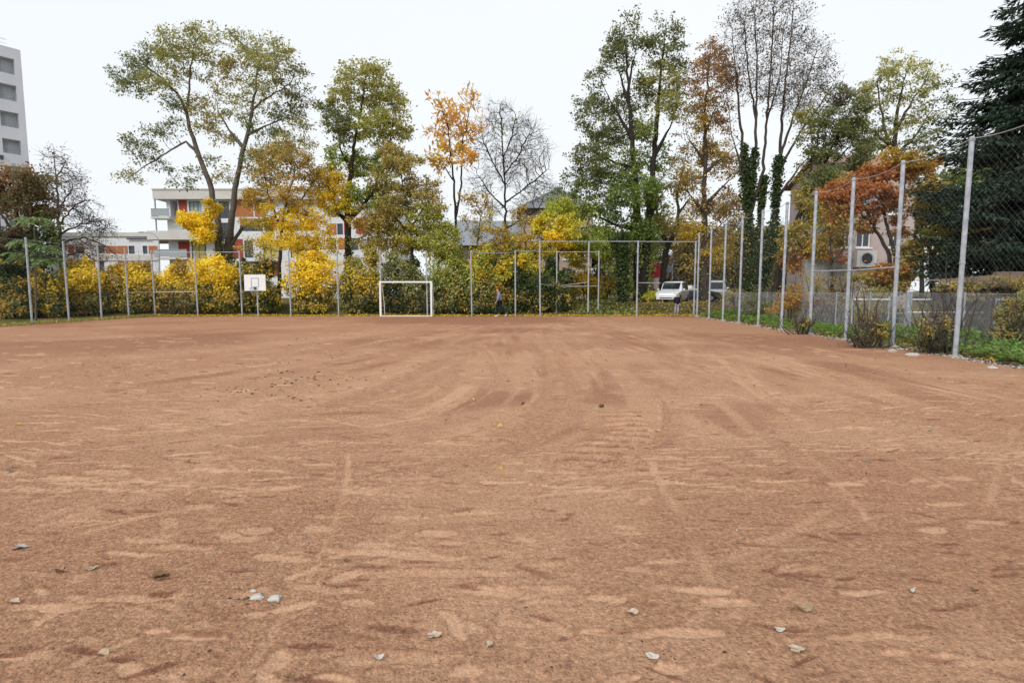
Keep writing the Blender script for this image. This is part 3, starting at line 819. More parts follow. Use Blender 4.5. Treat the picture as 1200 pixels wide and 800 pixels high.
# low left wing
F3 = Facade((onz(60, 78)[0], 78), (1, 0)); R = F3.r
A3 = thing('apartment_building', 'low pale apartment wing with orange panels behind the bare purple tree', 'building', F3.P)
wins = []
W(150.5, 288, 158, 297.5, 'glass', 0); W(167, 288, 173, 297.5, 'glass', 0); W(115, 288.5, 123, 297, 'glass', 0); W(88, 289, 99, 297, 'glass', 1); W(116, 306, 123, 320); W(152, 306.5, 159, 316); W(168, 306.5, 177, 317); W(88, 306, 97, 316); W(66, 289, 74, 297)
u_r, z_t = on_plane(186, 272.5, F3.P, F3.d)
mb = wall_with_holes(0, u_r, .5, z_t - .55, [w_[0] + (.2,) for w_ in wins], .2)
mb.add([(0, 0, .5), (0, 12, .5), (0, 12, z_t - .5), (0, 0, z_t - .5)], [(0, 3, 2, 1)]); mb.put('wall', M['render_white'], A3)
mb = MB(); mb.box(-.2, -.25, z_t - .55, u_r, 12, z_t); mb.put('roof_parapet', M['render_cream'], A3)
a, z0, b, z1 = R(150, 279, 178, 281); mb = MB(); mb.box(a, -.32, z0, b, -.255, z1); mb.put('parapet_slot', M['dark_frame'], A3)
for w_ in wins: add_window(A3, *w_)
for q, c_ in (((137, 288, 150, 297.5), 'panel_orange'), ((174, 288, 185, 297.5), 'panel_orange'), ((80, 287, 87.5, 297), 'panel_red'), ((123.5, 288, 137, 297), 'panel_orange'), ((98, 306, 112, 316), 'panel_orange'), ((138, 306, 151, 316), 'panel_orange'), ((160, 306.5, 167, 317), 'panel_orange')): add_panel(A3, R(*q), c_)
a, z0, b, z1 = R(60, 298.5, 186, 305.5); mb = MB(); mb.box(a, -.16, z0, b, -.003, z1); mb.put('floor_band', M['render_cream'], A3)

# --- white tower at the left edge, front runs away to the right
F4 = Facade((at(28, 341, 72)[0], 72), (.592, .806)); R = F4.r
TW = thing('tower_block', 'tall white tower block with stacked grey loggias at the left edge', 'building', F4.P, F4.rz)
H_ = [R(2 - 3 * k / 3, y0, x1, y1) + (1.4,) for k, (x1, y0, y1) in enumerate(((17, 66, 88), (20, 97, 119.5), (23, 129, 151), (25, 161, 182)))]
u0, u1 = H_[-1][0], H_[-1][2]
rows_ = [(h[1], h[3]) for h in H_]
pitch_z = (rows_[0][0] - rows_[3][0]) / 3
zz = [(rows_[3][0] - pitch_z * k, rows_[3][1] - pitch_z * k) for k in range(1, 7)]
uu0, uu1 = H_[2][0] - .02, H_[2][2]
holes = [(uu0, a, uu1, b, .9) for a, b in rows_ + [z for z in zz if z[0] > 1.5]]
holes2 = [(uu0 - 2.2, a + .3, uu0 - .8, b - .1, .25) for a, b in rows_ + [z for z in zz if z[0] > 1.5]]
zt = on_plane(22, 58.5, F4.P, F4.d)[1]; ue = on_plane(27, 100, F4.P, F4.d)[0]
mb = wall_with_holes(uu0 - 9, ue, .5, zt, holes + holes2, .25)
mb.add([(ue, 0, .5), (ue, 12, .5), (ue, 12, zt), (ue, 0, zt)], [(0, 1, 2, 3)]); mb.add([(uu0 - 9, 0, zt), (ue, 0, zt), (ue, 12, zt), (uu0 - 9, 12, zt)], [(0, 1, 2, 3)])
mb.put('wall', M['tower_white'], TW)
for h in holes:
    mb = MB(); mb.box(h[0], .84, h[1], h[2], .89, h[3]); o = mb.put('loggia_wall', M['loggia_grey'], TW)
    mb = MB(); mb.tube([(h[0], .12, h[1] + .75), (h[2], .12, h[1] + .75)], .03, 5); mb.tube([(h[0], .12, h[1] + .4), (h[2], .12, h[1] + .4)], .02, 5); mb.put('loggia_rail', M['galv_dark'], TW)
    mb = MB(); a = h[0] + .12; mb.box(a, .80, h[1] + .05, a + .5, .835, h[3] - .25); mb.put('window', M['galv_dark'], TW)
for h in holes2: add_window(TW, h[:4], .25, 'glass', 1)
mb = MB()
for k in range(9):
    x = uu0 - 8 + k * 1.35
    if x < ue - 1.2: mb.tube([(x, .5, zt), (x, .5, zt + 1.0)], .025, 5)
mb.tube([(uu0 - 9, .5, zt + 1.0), (ue - 1.2, .5, zt + 1.0)], .03, 5); mb.tube([(uu0 - 9, .5, zt + .5), (ue - 1.2, .5, zt + .5)], .02, 5)
mb.put('roof_railing', M['galv'], TW)
a, z0, b, z1 = R(-1, 181.5, 4.5, 187.5); mb = MB(); mb.box(a, -.12, z1 - .28, b, -.01, z1); mb.box((a + b) / 2 - .16, -.12, z0, (a + b) / 2 + .16, -.01, z1 - .28); mb.put('sign_letter', M['dark_frame'], TW)

# --- tall pinkish house with grey roof behind the yellow tree
F5 = Facade((onz(611, 60)[0], 60), (1, 0)); R = F5.r
H5 = thing('house', 'pinkish three storey house with dark grey hipped roof behind the far fence', 'house', F5.P)
wins = []; W(660, 293, 671, 304, 'glass', 1); W(676, 293, 686, 304); W(621, 266, 629, 281); W(640, 266, 648, 281); W(660, 266, 669, 281); W(621, 293, 630, 307); W(640, 293, 648, 307); W(676, 266, 684, 281)
W(661, 316, 676, 325); W(621, 318, 630, 330)
u_r, z_e = on_plane(694, 243, F5.P, F5.d)
mb = wall_with_holes(0, u_r, .5, z_e, [w_[0] + (.18,) for w_ in wins], .18)
for x, o_ in ((0, 1), (u_r, 0)): mb.add([(x, 0, .5), (x, 9, .5), (x, 9, z_e), (x, 0, z_e)], [(0, 3, 2, 1) if o_ else (0, 1, 2, 3)])
mb.put('wall', M['pink_render'], H5)
for w_ in wins:
    o = add_window(H5, *w_, frame='white_paint', fw=.11)
    a, c, b, d = w_[0]; mb = MB(); mb.box(a - .1, -.12, c - .12, b + .1, -.003, c - .01); mb.put('sill', M['white_paint'], o)
zr = on_plane(654, 213, F5.P, F5.d)[1] + .2; e = .5
V = [(-e, -e, z_e - .1), (u_r + e, -e, z_e - .1), (u_r + e, 9 + e, z_e - .1), (-e, 9 + e, z_e - .1), (4.2, 4.5, zr), (u_r - 3.6, 4.5, zr)]
mb = MB(); mb.add(V, [(0, 1, 5, 4), (1, 2, 5), (2, 3, 4, 5), (3, 0, 4), (0, 3, 2, 1)]); rf = mb.put('roof', M['slate'], H5)
mb = MB(); mb.tube([(-e, -e - .06, z_e - .12), (u_r + e, -e - .06, z_e - .12)], .07, 6); mb.put('gutter', M['galv_dark'], rf)

# --- dark house with blue grey roof, left of the pinkish one
F6 = Facade((onz(536, 66)[0], 66), (1, 0)); R = F6.r
H6 = thing('house', 'dark low house with blue grey roof behind the bare tree', 'house', F6.P)
wins = []; W(548, 294, 558, 305); W(566, 294, 576, 305); W(584, 294, 594, 305); W(566, 312, 576, 325)
u_r, z_e = on_plane(613, 286, F6.P, F6.d)
mb = wall_with_holes(0, u_r, .5, z_e, [w_[0] + (.18,) for w_ in wins], .18)
for x, o_ in ((0, 1), (u_r, 0)): mb.add([(x, 0, .5), (x, 9, .5), (x, 9, z_e), (x, 4.5, z_e + 3.2), (x, 0, z_e)], [(0, 4, 3, 2, 1) if o_ else (0, 1, 2, 3, 4)])
mb.put('wall', M['dark_wall'], H6)
for w_ in wins: add_window(H6, *w_, frame='white_paint', fw=.1)
mb = MB()
mb.add([(-.4, -.5, z_e - .2), (u_r + .4, -.5, z_e - .2), (u_r + .4, 4.5, z_e + 3.3), (-.4, 4.5, z_e + 3.3), (-.4, 9.5, z_e - .2), (u_r + .4, 9.5, z_e - .2)], [(0, 1, 2, 3), (3, 2, 5, 4)])
rf = mb.put('roof', M['slate_blue'], H6)
for x in (1.8, 4.6): 
    mb = MB(); z = z_e + 1.3; mb.add([(x, 1.55, z), (x + .9, 1.55, z), (x + .9, 2.6, z + .8), (x, 2.6, z + .8)], [(0, 1, 2, 3)]); mb.put('skylight', M['glass'], rf)

# --- rose house on the right behind the russet tree
F7 = Facade((onz(984, 40)[0], 40), (1, 0)); R = F7.r
H7 = thing('house', 'rose coloured house with red tiled roof behind the russet tree', 'house', F7.P)
wins = []; W(1007, 229, 1021, 251, 'curtain'); W(1004, 271, 1020, 290); W(1042, 229, 1054, 251); W(1042, 271, 1054, 290); W(987, 229, 996, 251); W(987, 271, 996, 290)
u_r, z_e = on_plane(1076, 196, F7.P, F7.d)
mb = wall_with_holes(0, u_r, 0., z_e, [w_[0] + (.18,) for w_ in wins], .18)
for x, o_ in ((0, 1), (u_r, 0)): mb.add([(x, 0, 0), (x, 8, 0), (x, 8, z_e), (x, 4, z_e + 1.7), (x, 0, z_e)], [(0, 4, 3, 2, 1) if o_ else (0, 1, 2, 3, 4)])
mb.put('wall', M['rose_render'], H7)
for w_ in wins:
    o = add_window(H7, *w_, frame='white_paint', fw=.09)
    a, c, b, d = w_[0]; mb = MB(); mb.box(a - .08, -.12, c - .1, b + .08, -.003, c - .01); mb.put('sill', M['white_paint'], o)
mb = MB()
mb.add([(-.4, -.5, z_e - .15), (u_r + .4, -.5, z_e - .15), (u_r + .4, 4, z_e + 1.8), (-.4, 4, z_e + 1.8), (-.4, 8.5, z_e - .15), (u_r + .4, 8.5, z_e - .15)], [(0, 1, 2, 3), (3, 2, 5, 4)])
rf = mb.put('roof', M['red_tile'], H7)
mb = MB(); mb.box(u_r - 2.3, 3.0, z_e + .9, u_r - 1.5, 3.7, z_e + 2.5); mb.put('chimney', M['red_tile'], rf)
# outdoor unit on its wall
a, z0, b, z1 = R(1000, 294, 1022, 313)
AC = thing('air_conditioner', 'white outdoor fan unit with round black fan on the rose house wall', 'air conditioner', (F7.P[0] + (a + b) / 2, 40 - .25, z0))
hw = (b - a) / 2; hh = z1 - z0
mb = MB(); mb.box(-hw, -.22, 0, hw, .2, hh); mb.put('case', M['render_cream'], AC)
def disc(r0, r1, y, cz, k=20, cx=0):
    mb = MB(); V = []
    for j in range(k):
        t = 2 * math.pi * j / k; V += [(cx + r0 * math.cos(t), y, cz + r0 * math.sin(t)), (cx + r1 * math.cos(t), y, cz + r1 * math.sin(t)), (cx + r1 * math.cos(t), y + .03, cz + r1 * math.sin(t))]
    Fs = []
    for j in range(k): j2 = (j + 1) % k; Fs += [(j*3, j2*3, j2*3+1, j*3+1), (j*3+1, j2*3+1, j2*3+2, j*3+2)]
    return mb.add(V, Fs)
rr = hh * .33
disc(.0, rr, -.25, hh / 2).put('fan', M['black_plastic'], AC); disc(rr + .01, rr + .09, -.255, hh / 2).put('fan_ring', M['galv'], AC)
mb = MB(); mb.box(-hw + .1, -.1, -.15, -hw + .16, .26, -.003); mb.box(hw - .16, -.1, -.15, hw - .1, .26, -.003); mb.put('bracket', M['galv_dark'], AC)

# --- concrete garden wall on the right
F8 = Facade((onz(941, 31)[0], 31), (1, 0)); R = F8.r
GA = thing('garden_wall', 'grey concrete wall panel beyond the chain link fence left of the fan unit', 'wall', F8.P)
u_r, z_t = on_plane(1000, 306, F8.P, F8.d)
n_ = 4
for k in range(n_):
    mb = MB(); a = u_r * k / n_; b = u_r * (k + 1) / n_; mb.box(a + .012, 0, -.1, b - .012, .14, z_t - .03 * (k % 2)); mb.put('concrete_panel', M['concrete'], GA)
mb = MB(); mb.box(-.03, -.03, z_t + .003, u_r + .03, .17, z_t + .08); mb.put('coping', M['concrete'], GA)

# --- garden shed roof, garden gate and pipe rails behind the chain link fence
SH = thing('garden_shed', 'low garden shed with rusty grey sheet roof below the spruce', 'shed', (18.5, 20.5, 0))
mb = MB()
n = 44
for k in range(n):                            # corrugated sheet with a saggy line
    x0 = -1.7 + 6.6 * k / n; x1 = -1.7 + 6.6 * (k + 1) / n
    z = lambda x, y: 2.05 + .10 * math.sin(x * .9) + .06 * (y + 1.2) + .045 * (1 if int((x + 1.7) / 6.6 * n + .5) % 2 else 0) + .12 * (x > 1)
    mb.add([(x0, -1.3, z(x0, -1.3)), (x1, -1.3, z(x1, -1.3)), (x1, 1.9, z(x1, 1.9)), (x0, 1.9, z(x0, 1.9))], [(0, 1, 2, 3)])
mb.put('roof', M['rust'], SH)
for k in range(5):
    x = -1.55 + k * 1.5; mb = MB(); mb.box(x, -1.0, 0, x + .11, -.89, 1.93); mb.put('post', M['wood_dark'], SH)
for k in range(24):
    x = -1.55 + k * .265; mb = MB(); mb.box(x, 1.6, 0, x + .245, 1.63, 1.95); mb.put('plank', M['wood_dark'], SH)
mb = MB(); mb.box(-1.68, -1.32, 1.86, 4.85, -1.24, 1.99); mb.put('fascia', M['wood_dark'], SH)
GT = thing('garden_gate', 'narrow grey ladder gate between two steel posts beyond the mesh fence', 'gate', (onz(1056, 21.6)[0], 21.6, 0))
for px in (1046, 1062):
    x = onz(px, 21.6)[0] - GT.location[0]; mb = MB(); mb.tube([(x, 0, -.1), (x, 0, 1.66)], .085, 10); mb.sphere((x, 0, 1.66), (.1, .1, .05), 10, 5); mb.put('post', M['galv'], GT)
xa, xb = onz(1048, 21.6)[0] - GT.location[0], onz(1060, 21.6)[0] - GT.location[0]
for k in range(7):
    z = .2 + .21 * k; mb = MB(); mb.tube([(xa, 0, z), (xb, 0, z)], .014, 6); mb.put('bar', M['galv_dark'], GT)
for (px0, px1, py, Y) in ((1063, 1108, 351, 22.2), (1063, 1160, 366, 21.0), (1169, 1215, 351, 19.5), (1000, 1043, 351, 23.0)):
    A = at(px0, py, Y); B = at(px1, py, Y); m_ = (A + B) / 2
    lab = {1108: 'upper white pipe rail right of the ladder gate', 1160: 'lower long white pipe rail right of the ladder gate', 1215: 'white pipe rail at the right edge under the shed roof', 1043: 'white pipe rail left of the ladder gate'}[px1]
    t = thing('pipe_rail', lab, 'rail', (m_[0], m_[1], 0), 0, 'white pipe rails in the gardens')
    mb = MB(); mb.tube([(A[0] - m_[0], 0, A[2]), (B[0] - m_[0], 0, B[2])], .032, 8); mb.put('rail', M['white_paint'], t)
    for x in (A[0] - m_[0], B[0] - m_[0]):
        mb = MB(); mb.tube([(x, .04, -.1), (x, .04, A[2] + .12)], .04, 8); mb.put('post', M['galv'], t)
# ------------------------------------------------------------------ vegetation
PAL = {
 'olive':   [(.150,.145,.045), (.205,.185,.060), (.11,.12,.04)],
 'olive_l': [(.210,.205,.075), (.26,.235,.08), (.16,.165,.06)],
 'olive_d': [(.085,.095,.038), (.12,.12,.05), (.06,.075,.03)],
 'green':   [(.085,.125,.030), (.13,.16,.04), (.06,.095,.025)],
 'green_y': [(.19,.21,.035), (.26,.25,.04), (.13,.16,.03)],
 'green_d': [(.040,.062,.022), (.06,.085,.03), (.028,.045,.018)],
 'yellow': [(.60,.475,.032), (.68,.55,.06), (.48,.36,.028)],
 'gold': [(.46,.345,.03), (.54,.41,.04), (.35,.26,.03)],
 'goldbrown': [(.285,.195,.042), (.36,.255,.05), (.20,.135,.035)],
 'orange': [(.50,.30,.07), (.56,.37,.085), (.41,.22,.055)],
 'rust': [(.33,.135,.05), (.40,.18,.06), (.24,.095,.04)],
 'russet': [(.25,.15,.075), (.31,.195,.09), (.19,.11,.06)],
 'redbrown': [(.125,.068,.048), (.165,.09,.06), (.085,.052,.04)],
 'brownolive': [(.25,.195,.06), (.32,.25,.075), (.18,.14,.05)],
 'greybrown': [(.13,.105,.085), (.17,.14,.11), (.09,.075,.065)],
 'ailanth': [(.13,.19,.075), (.17,.23,.09), (.09,.14,.055)],
 'ivy':     [(.030,.055,.018), (.05,.08,.025), (.02,.038,.014)],
 'spruce':  [(.028,.050,.032), (.046,.074,.046), (.016,.032,.022)],
 'nettle':  [(.105,.19,.038), (.155,.25,.055), (.075,.13,.03)],
}
for k in PAL: PAL[k] = np.minimum(np.array(PAL[k]) * (1.0 if k == 'green_d' else 1.55 if k[:5] in ('olive', 'green') else 1.15 if k[:5] in ('brown', 'goldb', 'redbr', 'russe') else 1.0), .72)
def unit(v):
    return v / np.maximum(np.linalg.norm(v, axis=-1, keepdims=True), 1e-9)
def pal_cols(r, names, n):
    """one leaf colour each: mix of the palette's three tones with its own brightness"""
    out = np.zeros((n, 3))
    w = r.dirichlet((.9, .9, .9), n)
    if isinstance(names, str): out = w @ PAL[names]
    else:
        names = np.asarray(names)
        for nm in set(names.tolist()):
            k = names == nm; out[k] = w[k] @ PAL[nm]
    return out * r.uniform(.78, 1.22, (n, 1))
def leaf_arrays(P, D, Nn, Ln, Wd, cols, fold=.18):
    """folded diamond leaves: two triangles each"""
    n = len(P)
    S_ = unit(np.cross(D, Nn)); Nn = np.cross(S_, D)
    Ln = Ln[:, None]; Wd = Wd[:, None]
    mid = P + D * Ln * .45
    V = np.empty((n, 4, 3))
    V[:, 0] = P; V[:, 1] = mid + S_ * Wd * .5 + Nn * Wd * fold; V[:, 2] = P + D * Ln - Nn * Ln * .12; V[:, 3] = mid - S_ * Wd * .5 + Nn * Wd * fold
    i = np.arange(n)[:, None] * 4
    F = np.concatenate([i + [[0, 1, 2]], i + [[0, 2, 3]]], 1).reshape(-1, 3)
    return V.reshape(-1, 3), F, np.repeat(cols, 4, 0)
def put_leaves(name, P, D, Nn, L_, W_, cols, parent, base, mat=None, kind=None):
    V, F, c = leaf_arrays(P - base, D, Nn, L_, W_, cols)
    return put(name, V, F, mat or M['leaf'], parent, col=c, kind=kind)
def rand_dirs(r, n): return unit(r.normal(0, 1, (n, 3)))

def colonize(pos, par, att, step, kill, r, bias=(0, 0, .12), iters=90, jit=.18):
    pos = [np.array(p, float) for p in pos]; par = list(par)
    P = np.array(pos)
    A = att.copy(); n = len(A)
    near = np.zeros(n, int); nd = np.full(n, 1e9)
    for i in range(0, len(P), 200):
        d = np.linalg.norm(A[:, None] - P[None, i:i + 200], axis=2); k = d.argmin(1); dm = d[np.arange(n), k]
        m = dm < nd; near[m] = k[m] + i; nd[m] = dm[m]
    bias = np.array(bias)
    for it in range(iters):
        if len(A) == 0: break
        idx, inv = np.unique(near, return_inverse=True)
        dirs = unit(A - P[near]); acc = np.zeros((len(idx), 3)); np.add.at(acc, inv, dirs)
        g = unit(unit(acc) + bias + r.normal(0, jit, acc.shape))
        newp = P[idx] + g * step
        b0 = len(P); P = np.concatenate([P, newp]); par += idx.tolist()
        d = np.linalg.norm(A[:, None] - newp[None], axis=2); k = d.argmin(1); dm = d[np.arange(len(A)), k]
        m = dm < nd
        grew = np.zeros(len(idx), bool); grew[k[m]] = True
        dead = ~grew[inv]
        near[m] = k[m] + b0; nd[m] = dm[m]
        keep = (nd > kill) & ~dead
        A = A[keep]; near = near[keep]; nd = nd[keep]
    return P, np.array(par)

def branch_mesh(P, par, R, thick=.05):
    """tapered limbs; rings at shared nodes coincide so that limbs run on without gaps"""
    n = len(P)
    tang = np.zeros((n, 3)); m = par >= 0
    e = np.zeros((n, 3)); e[m] = unit(P[m] - P[par[m]])
    tang += e
    # the thickest child carries the direction on
    best = np.full(n, -1); 
    for i in np.argsort(R):
        if par[i] >= 0: best[par[i]] = i
    k = best >= 0; tang[k] += e[best[k]]
    tang = unit(tang)
    ref = np.array([.31, .93, .19])
    U = unit(np.cross(tang, ref)); W_ = np.cross(tang, U)
    Vs = []; Fs = []; off = 0
    ch = np.where(m)[0]
    for kk, sel in ((3, ch[R[ch] < thick]), (7, ch[R[ch] >= thick])):
        if len(sel) == 0: continue
        p = par[sel]
        main = best[p] == sel
        rp = np.where(main, R[p], np.minimum(R[p], R[sel] * 1.25)); rc = R[sel]
        ang = 2 * np.pi * np.arange(kk) / kk; ca, sa = np.cos(ang), np.sin(ang)
        ring = lambda q, rad: P[q][:, None] + rad[:, None, None] * (U[q][:, None] * ca[None, :, None] + W_[q][:, None] * sa[None, :, None])
        # side limbs take their own frame at the fork
        Us = unit(np.cross(e[sel], ref)); Ws = np.cross(e[sel], Us)
        r0 = ring(p, rp); alt = P[p][:, None] + rp[:, None, None] * (Us[:, None] * ca[None, :, None] + Ws[:, None] * sa[None, :, None])
        r0[~main] = alt[~main]
        V = np.concatenate([r0, ring(sel, rc)], 1).reshape(-1, 3)
        i = np.arange(len(sel))[:, None, None] * 2 * kk; j = np.arange(kk)[None, :, None]; j2 = (j + 1) % kk
        F = (i + np.concatenate([j, j2, j2 + kk, j + kk], 2)).reshape(-1, 4)
        Vs.append(V); Fs.append(F + off); off += len(V)
    return np.concatenate(Vs), np.concatenate(Fs)

LK, LS = 2.8, 1.02
def tree(name, label, cat, Y, limbs, clumps, seed, leafL=.17, leafW=.09, per=9, spread=.24, att=1.0, step=.34, tip=.009, bark='bark',
         group=None, bare=0.0, twigs=0, twigL=.5, droop=0.0, bias=(0, 0, .12), upleaf=0.0, ivy=None, base_px=None, ivyn=2500, kill=None, part='crown', flat=.55, thr=.03, ivypal='ivy', expo=2.3, jit=.18):
    r = np.random.default_rng(seed)
    s = mpp(Y)
    px0 = base_px if base_px is not None else limbs[0][0][0]
    bx = onz(px0, Y, 0)[0]; gz0 = float(th(bx, Y))
    base = np.array([onz(px0, Y, gz0)[0], Y, gz0])
    t = thing(name, label, cat, base, 0, group)
    pos = []; par = []; rad = []
    def add_limb(pts, attach):
        W3 = []
        for q in pts:
            dY = q[3] if len(q) > 3 else 0.0
            if q[1] is None: W3.append((base - [0, 0, .15], q[2]))
            else: W3.append((at(q[0], q[1], Y + dY), q[2]))
        last = None
        if attach is not None:
            d = np.linalg.norm(np.array(pos) - W3[0][0], axis=1); last = int(d.argmin())
            W3 = W3[1:]
            prev = pos[last]; rp = rad[last]
        else:
            pos.append(W3[0][0]); par.append(-1); rad.append(W3[0][1] * 1.35); last = len(pos) - 1
            prev = W3[0][0]; rp = W3[0][1]; W3 = W3[1:]
            # root flare
            q = base + np.array([0, 0, .55]); pos.append(q * .9 + .1 * np.array([W3[0][0][0], Y, q[2]])); par.append(last); rad.append(rp * 1.05); last = len(pos) - 1; prev = pos[-1]
        for p, ra in W3:
            ln = np.linalg.norm(p - prev); n = max(1, int(round(ln / max(step * 1.3, .25))))
            for k in range(1, n + 1):
                f = k / n
                q = prev + (p - prev) * f + (r.normal(0, .035, 3) * (k < n)) * min(1, ln)
                pos.append(q); par.append(last); rad.append(rp + (ra - rp) * f); last = len(pos) - 1
            prev = p; rp = ra
    for i, l in enumerate(limbs): add_limb(l, None if i == 0 else 1)
    nl = len(pos)
    cl = []
    for c in clumps:
        px, py, rx, ry, pal = c[:5]; dY = c[5] if len(c) > 5 and c[5] is not None else r.normal(0, .28) * rx * s * 1.3; wt = c[6] if len(c) > 6 else 1.0
        cl.append((at(px, py, Y + dY), rx * s, ry * s, pal, wt))
    AT = []
    for c, rx, ry, pal, wt in cl:
        vol = rx * rx * ry; n = int(np.clip(26 * wt * att * (vol ** .7) / step ** 1.0 * .5, 12, 420))
        q = rand_dirs(r, n) * (r.random((n, 1)) ** .45) * np.array([rx, rx * .9, ry]); AT.append(c + q)
    if AT:
        AT = np.concatenate(AT)
        P, par_ = colonize(pos, par, AT, step, kill or step * 1.15, r, bias, jit=jit)
    else: P, par_ = np.array(pos), np.array(par)
    # fine twigs at the ends
    n = len(P)
    kids = np.bincount(par_[par_ >= 0], minlength=n)
    if twigs:
        ends = np.where(kids[nl:] <= 1)[0] + nl
        Q = []; pq = []
        for _ in range(twigs):
            e = unit(P[ends] - P[par_[ends]])
            d = unit(e + r.normal(0, .55, e.shape) + np.array([0, 0, .25 - droop]))
            ln = twigL * r.uniform(.5, 1.2, (len(ends), 1))
            a = P[ends] + d * ln * .5; b = a + unit(d + r.normal(0, .25, d.shape) + np.array([0, 0, .12 - droop])) * ln * .5
            i0 = n + len(Q) * 0
            Q.append(a); Q.append(b); pq.append((ends, a, b))
        for ends_, a, b in pq:
            i0 = len(P); P = np.concatenate([P, a]); par_ = np.concatenate([par_, ends_])
            i1 = len(P); P = np.concatenate([P, b]); par_ = np.concatenate([par_, np.arange(i0, i0 + len(a))])
    n = len(P)
    area = np.full(n, tip ** expo)
    kids = np.bincount(par_[par_ >= 0], minlength=n)
    area[kids > 0] = 0
    for i in range(n - 1, 0, -1): area[par_[i]] += area[i]
    R = area ** (1 / expo)
    R[:nl] = np.where(np.array(rad) > .05, np.array(rad), np.maximum(np.array(rad), np.minimum(R[:nl], .08)))
    # children are never thicker than what carries them
    for i in range(1, n): R[i] = min(R[i], R[par_[i]] * 1.0)
    V, F = branch_mesh(P - base, par_, R)
    put('trunk', V, F, M[bark], t, smooth_sh=True)
    # leaves on the thin wood
    if per > 0 and cl:
        thin = np.where((R < thr) & (np.arange(n) >= nl))[0]
        cc = np.array([c[0] for c in cl]); sc = np.array([[c[1], c[1], c[2]] for c in cl])
        dn = np.linalg.norm((P[thin][:, None] - cc[None]) / sc[None], axis=2); ci = dn.argmin(1); dmin = dn.min(1)
        wts = np.array([c[4] for c in cl])[ci]
        cnt = r.poisson(per * LK * np.where(dmin < 1.25, 1, .25) * (1 - bare) * r.gamma(.9, 1 / .9, len(thin)))
        src = np.repeat(thin, cnt); cs = np.repeat(ci, cnt); m = len(src)
        if m:
            LP = P[src] + r.normal(0, spread * .8, (m, 3)) * np.array([1, 1, flat])
            out = unit(LP - cc[cs]); D = unit(out * .6 + r.normal(0, .7, (m, 3)) + np.array([0, 0, upleaf - .15]))
            Nn = unit(r.normal(0, .55, (m, 3)) + np.array([0, 0, 1.0]))
            pals = [cl[i][3] if isinstance(cl[i][3], str) else cl[i][3][0] for i in range(len(cl))]
            names = np.array(pals)[cs]
            for i, c in enumerate(cl):
                if not isinstance(c[3], str):
                    k = np.where(cs == i)[0]; names = names.astype(object); names[k] = r.choice(list(c[3]), len(k))
            cols = pal_cols(r, names, m); sz_ = .5 + 1.15 * r.random(m) ** 1.4
            put_leaves(part, LP, D, Nn, leafL * LS * sz_, leafW * LS * 1.1 * sz_ * r.uniform(.8, 1.2, m), cols, t, base)
    if ivy:
        IP = []
        for (x, y0, x1, y1, rw) in ivy:
            k = ivyn // len(ivy); f = r.random(k)
            a = at(x, y0, Y); b = at(x1, y1, Y)
            q = a + (b - a) * f[:, None]; ang = r.random(k) * 6.283; rr = rw * s * (.35 + 1.0 * r.random(k) ** 1.5) * (.35 + 1.3 * vnoise(f * np.linalg.norm(b - a) * 1.1 + seed, ang * 1.1, seed))
            q[:, 0] += np.cos(ang) * rr; q[:, 1] += np.sin(ang) * rr; q[:, 2] -= rr * .5 * r.random(k); IP.append(q)
        IP = np.concatenate(IP); m = len(IP)
        put_leaves('ivy', IP, unit(r.normal(0, .6, (m, 3)) + [0, 0, -.5]), unit(r.normal(0, .6, (m, 3)) + [0, -.6, .5]), .2 * r.uniform(.6, 1.3, m), .17 * r.uniform(.6, 1.3, m), pal_cols(r, np.where(r.random(m) < .05, 'brownolive', ivypal), m), t, base)
    return t

B = None
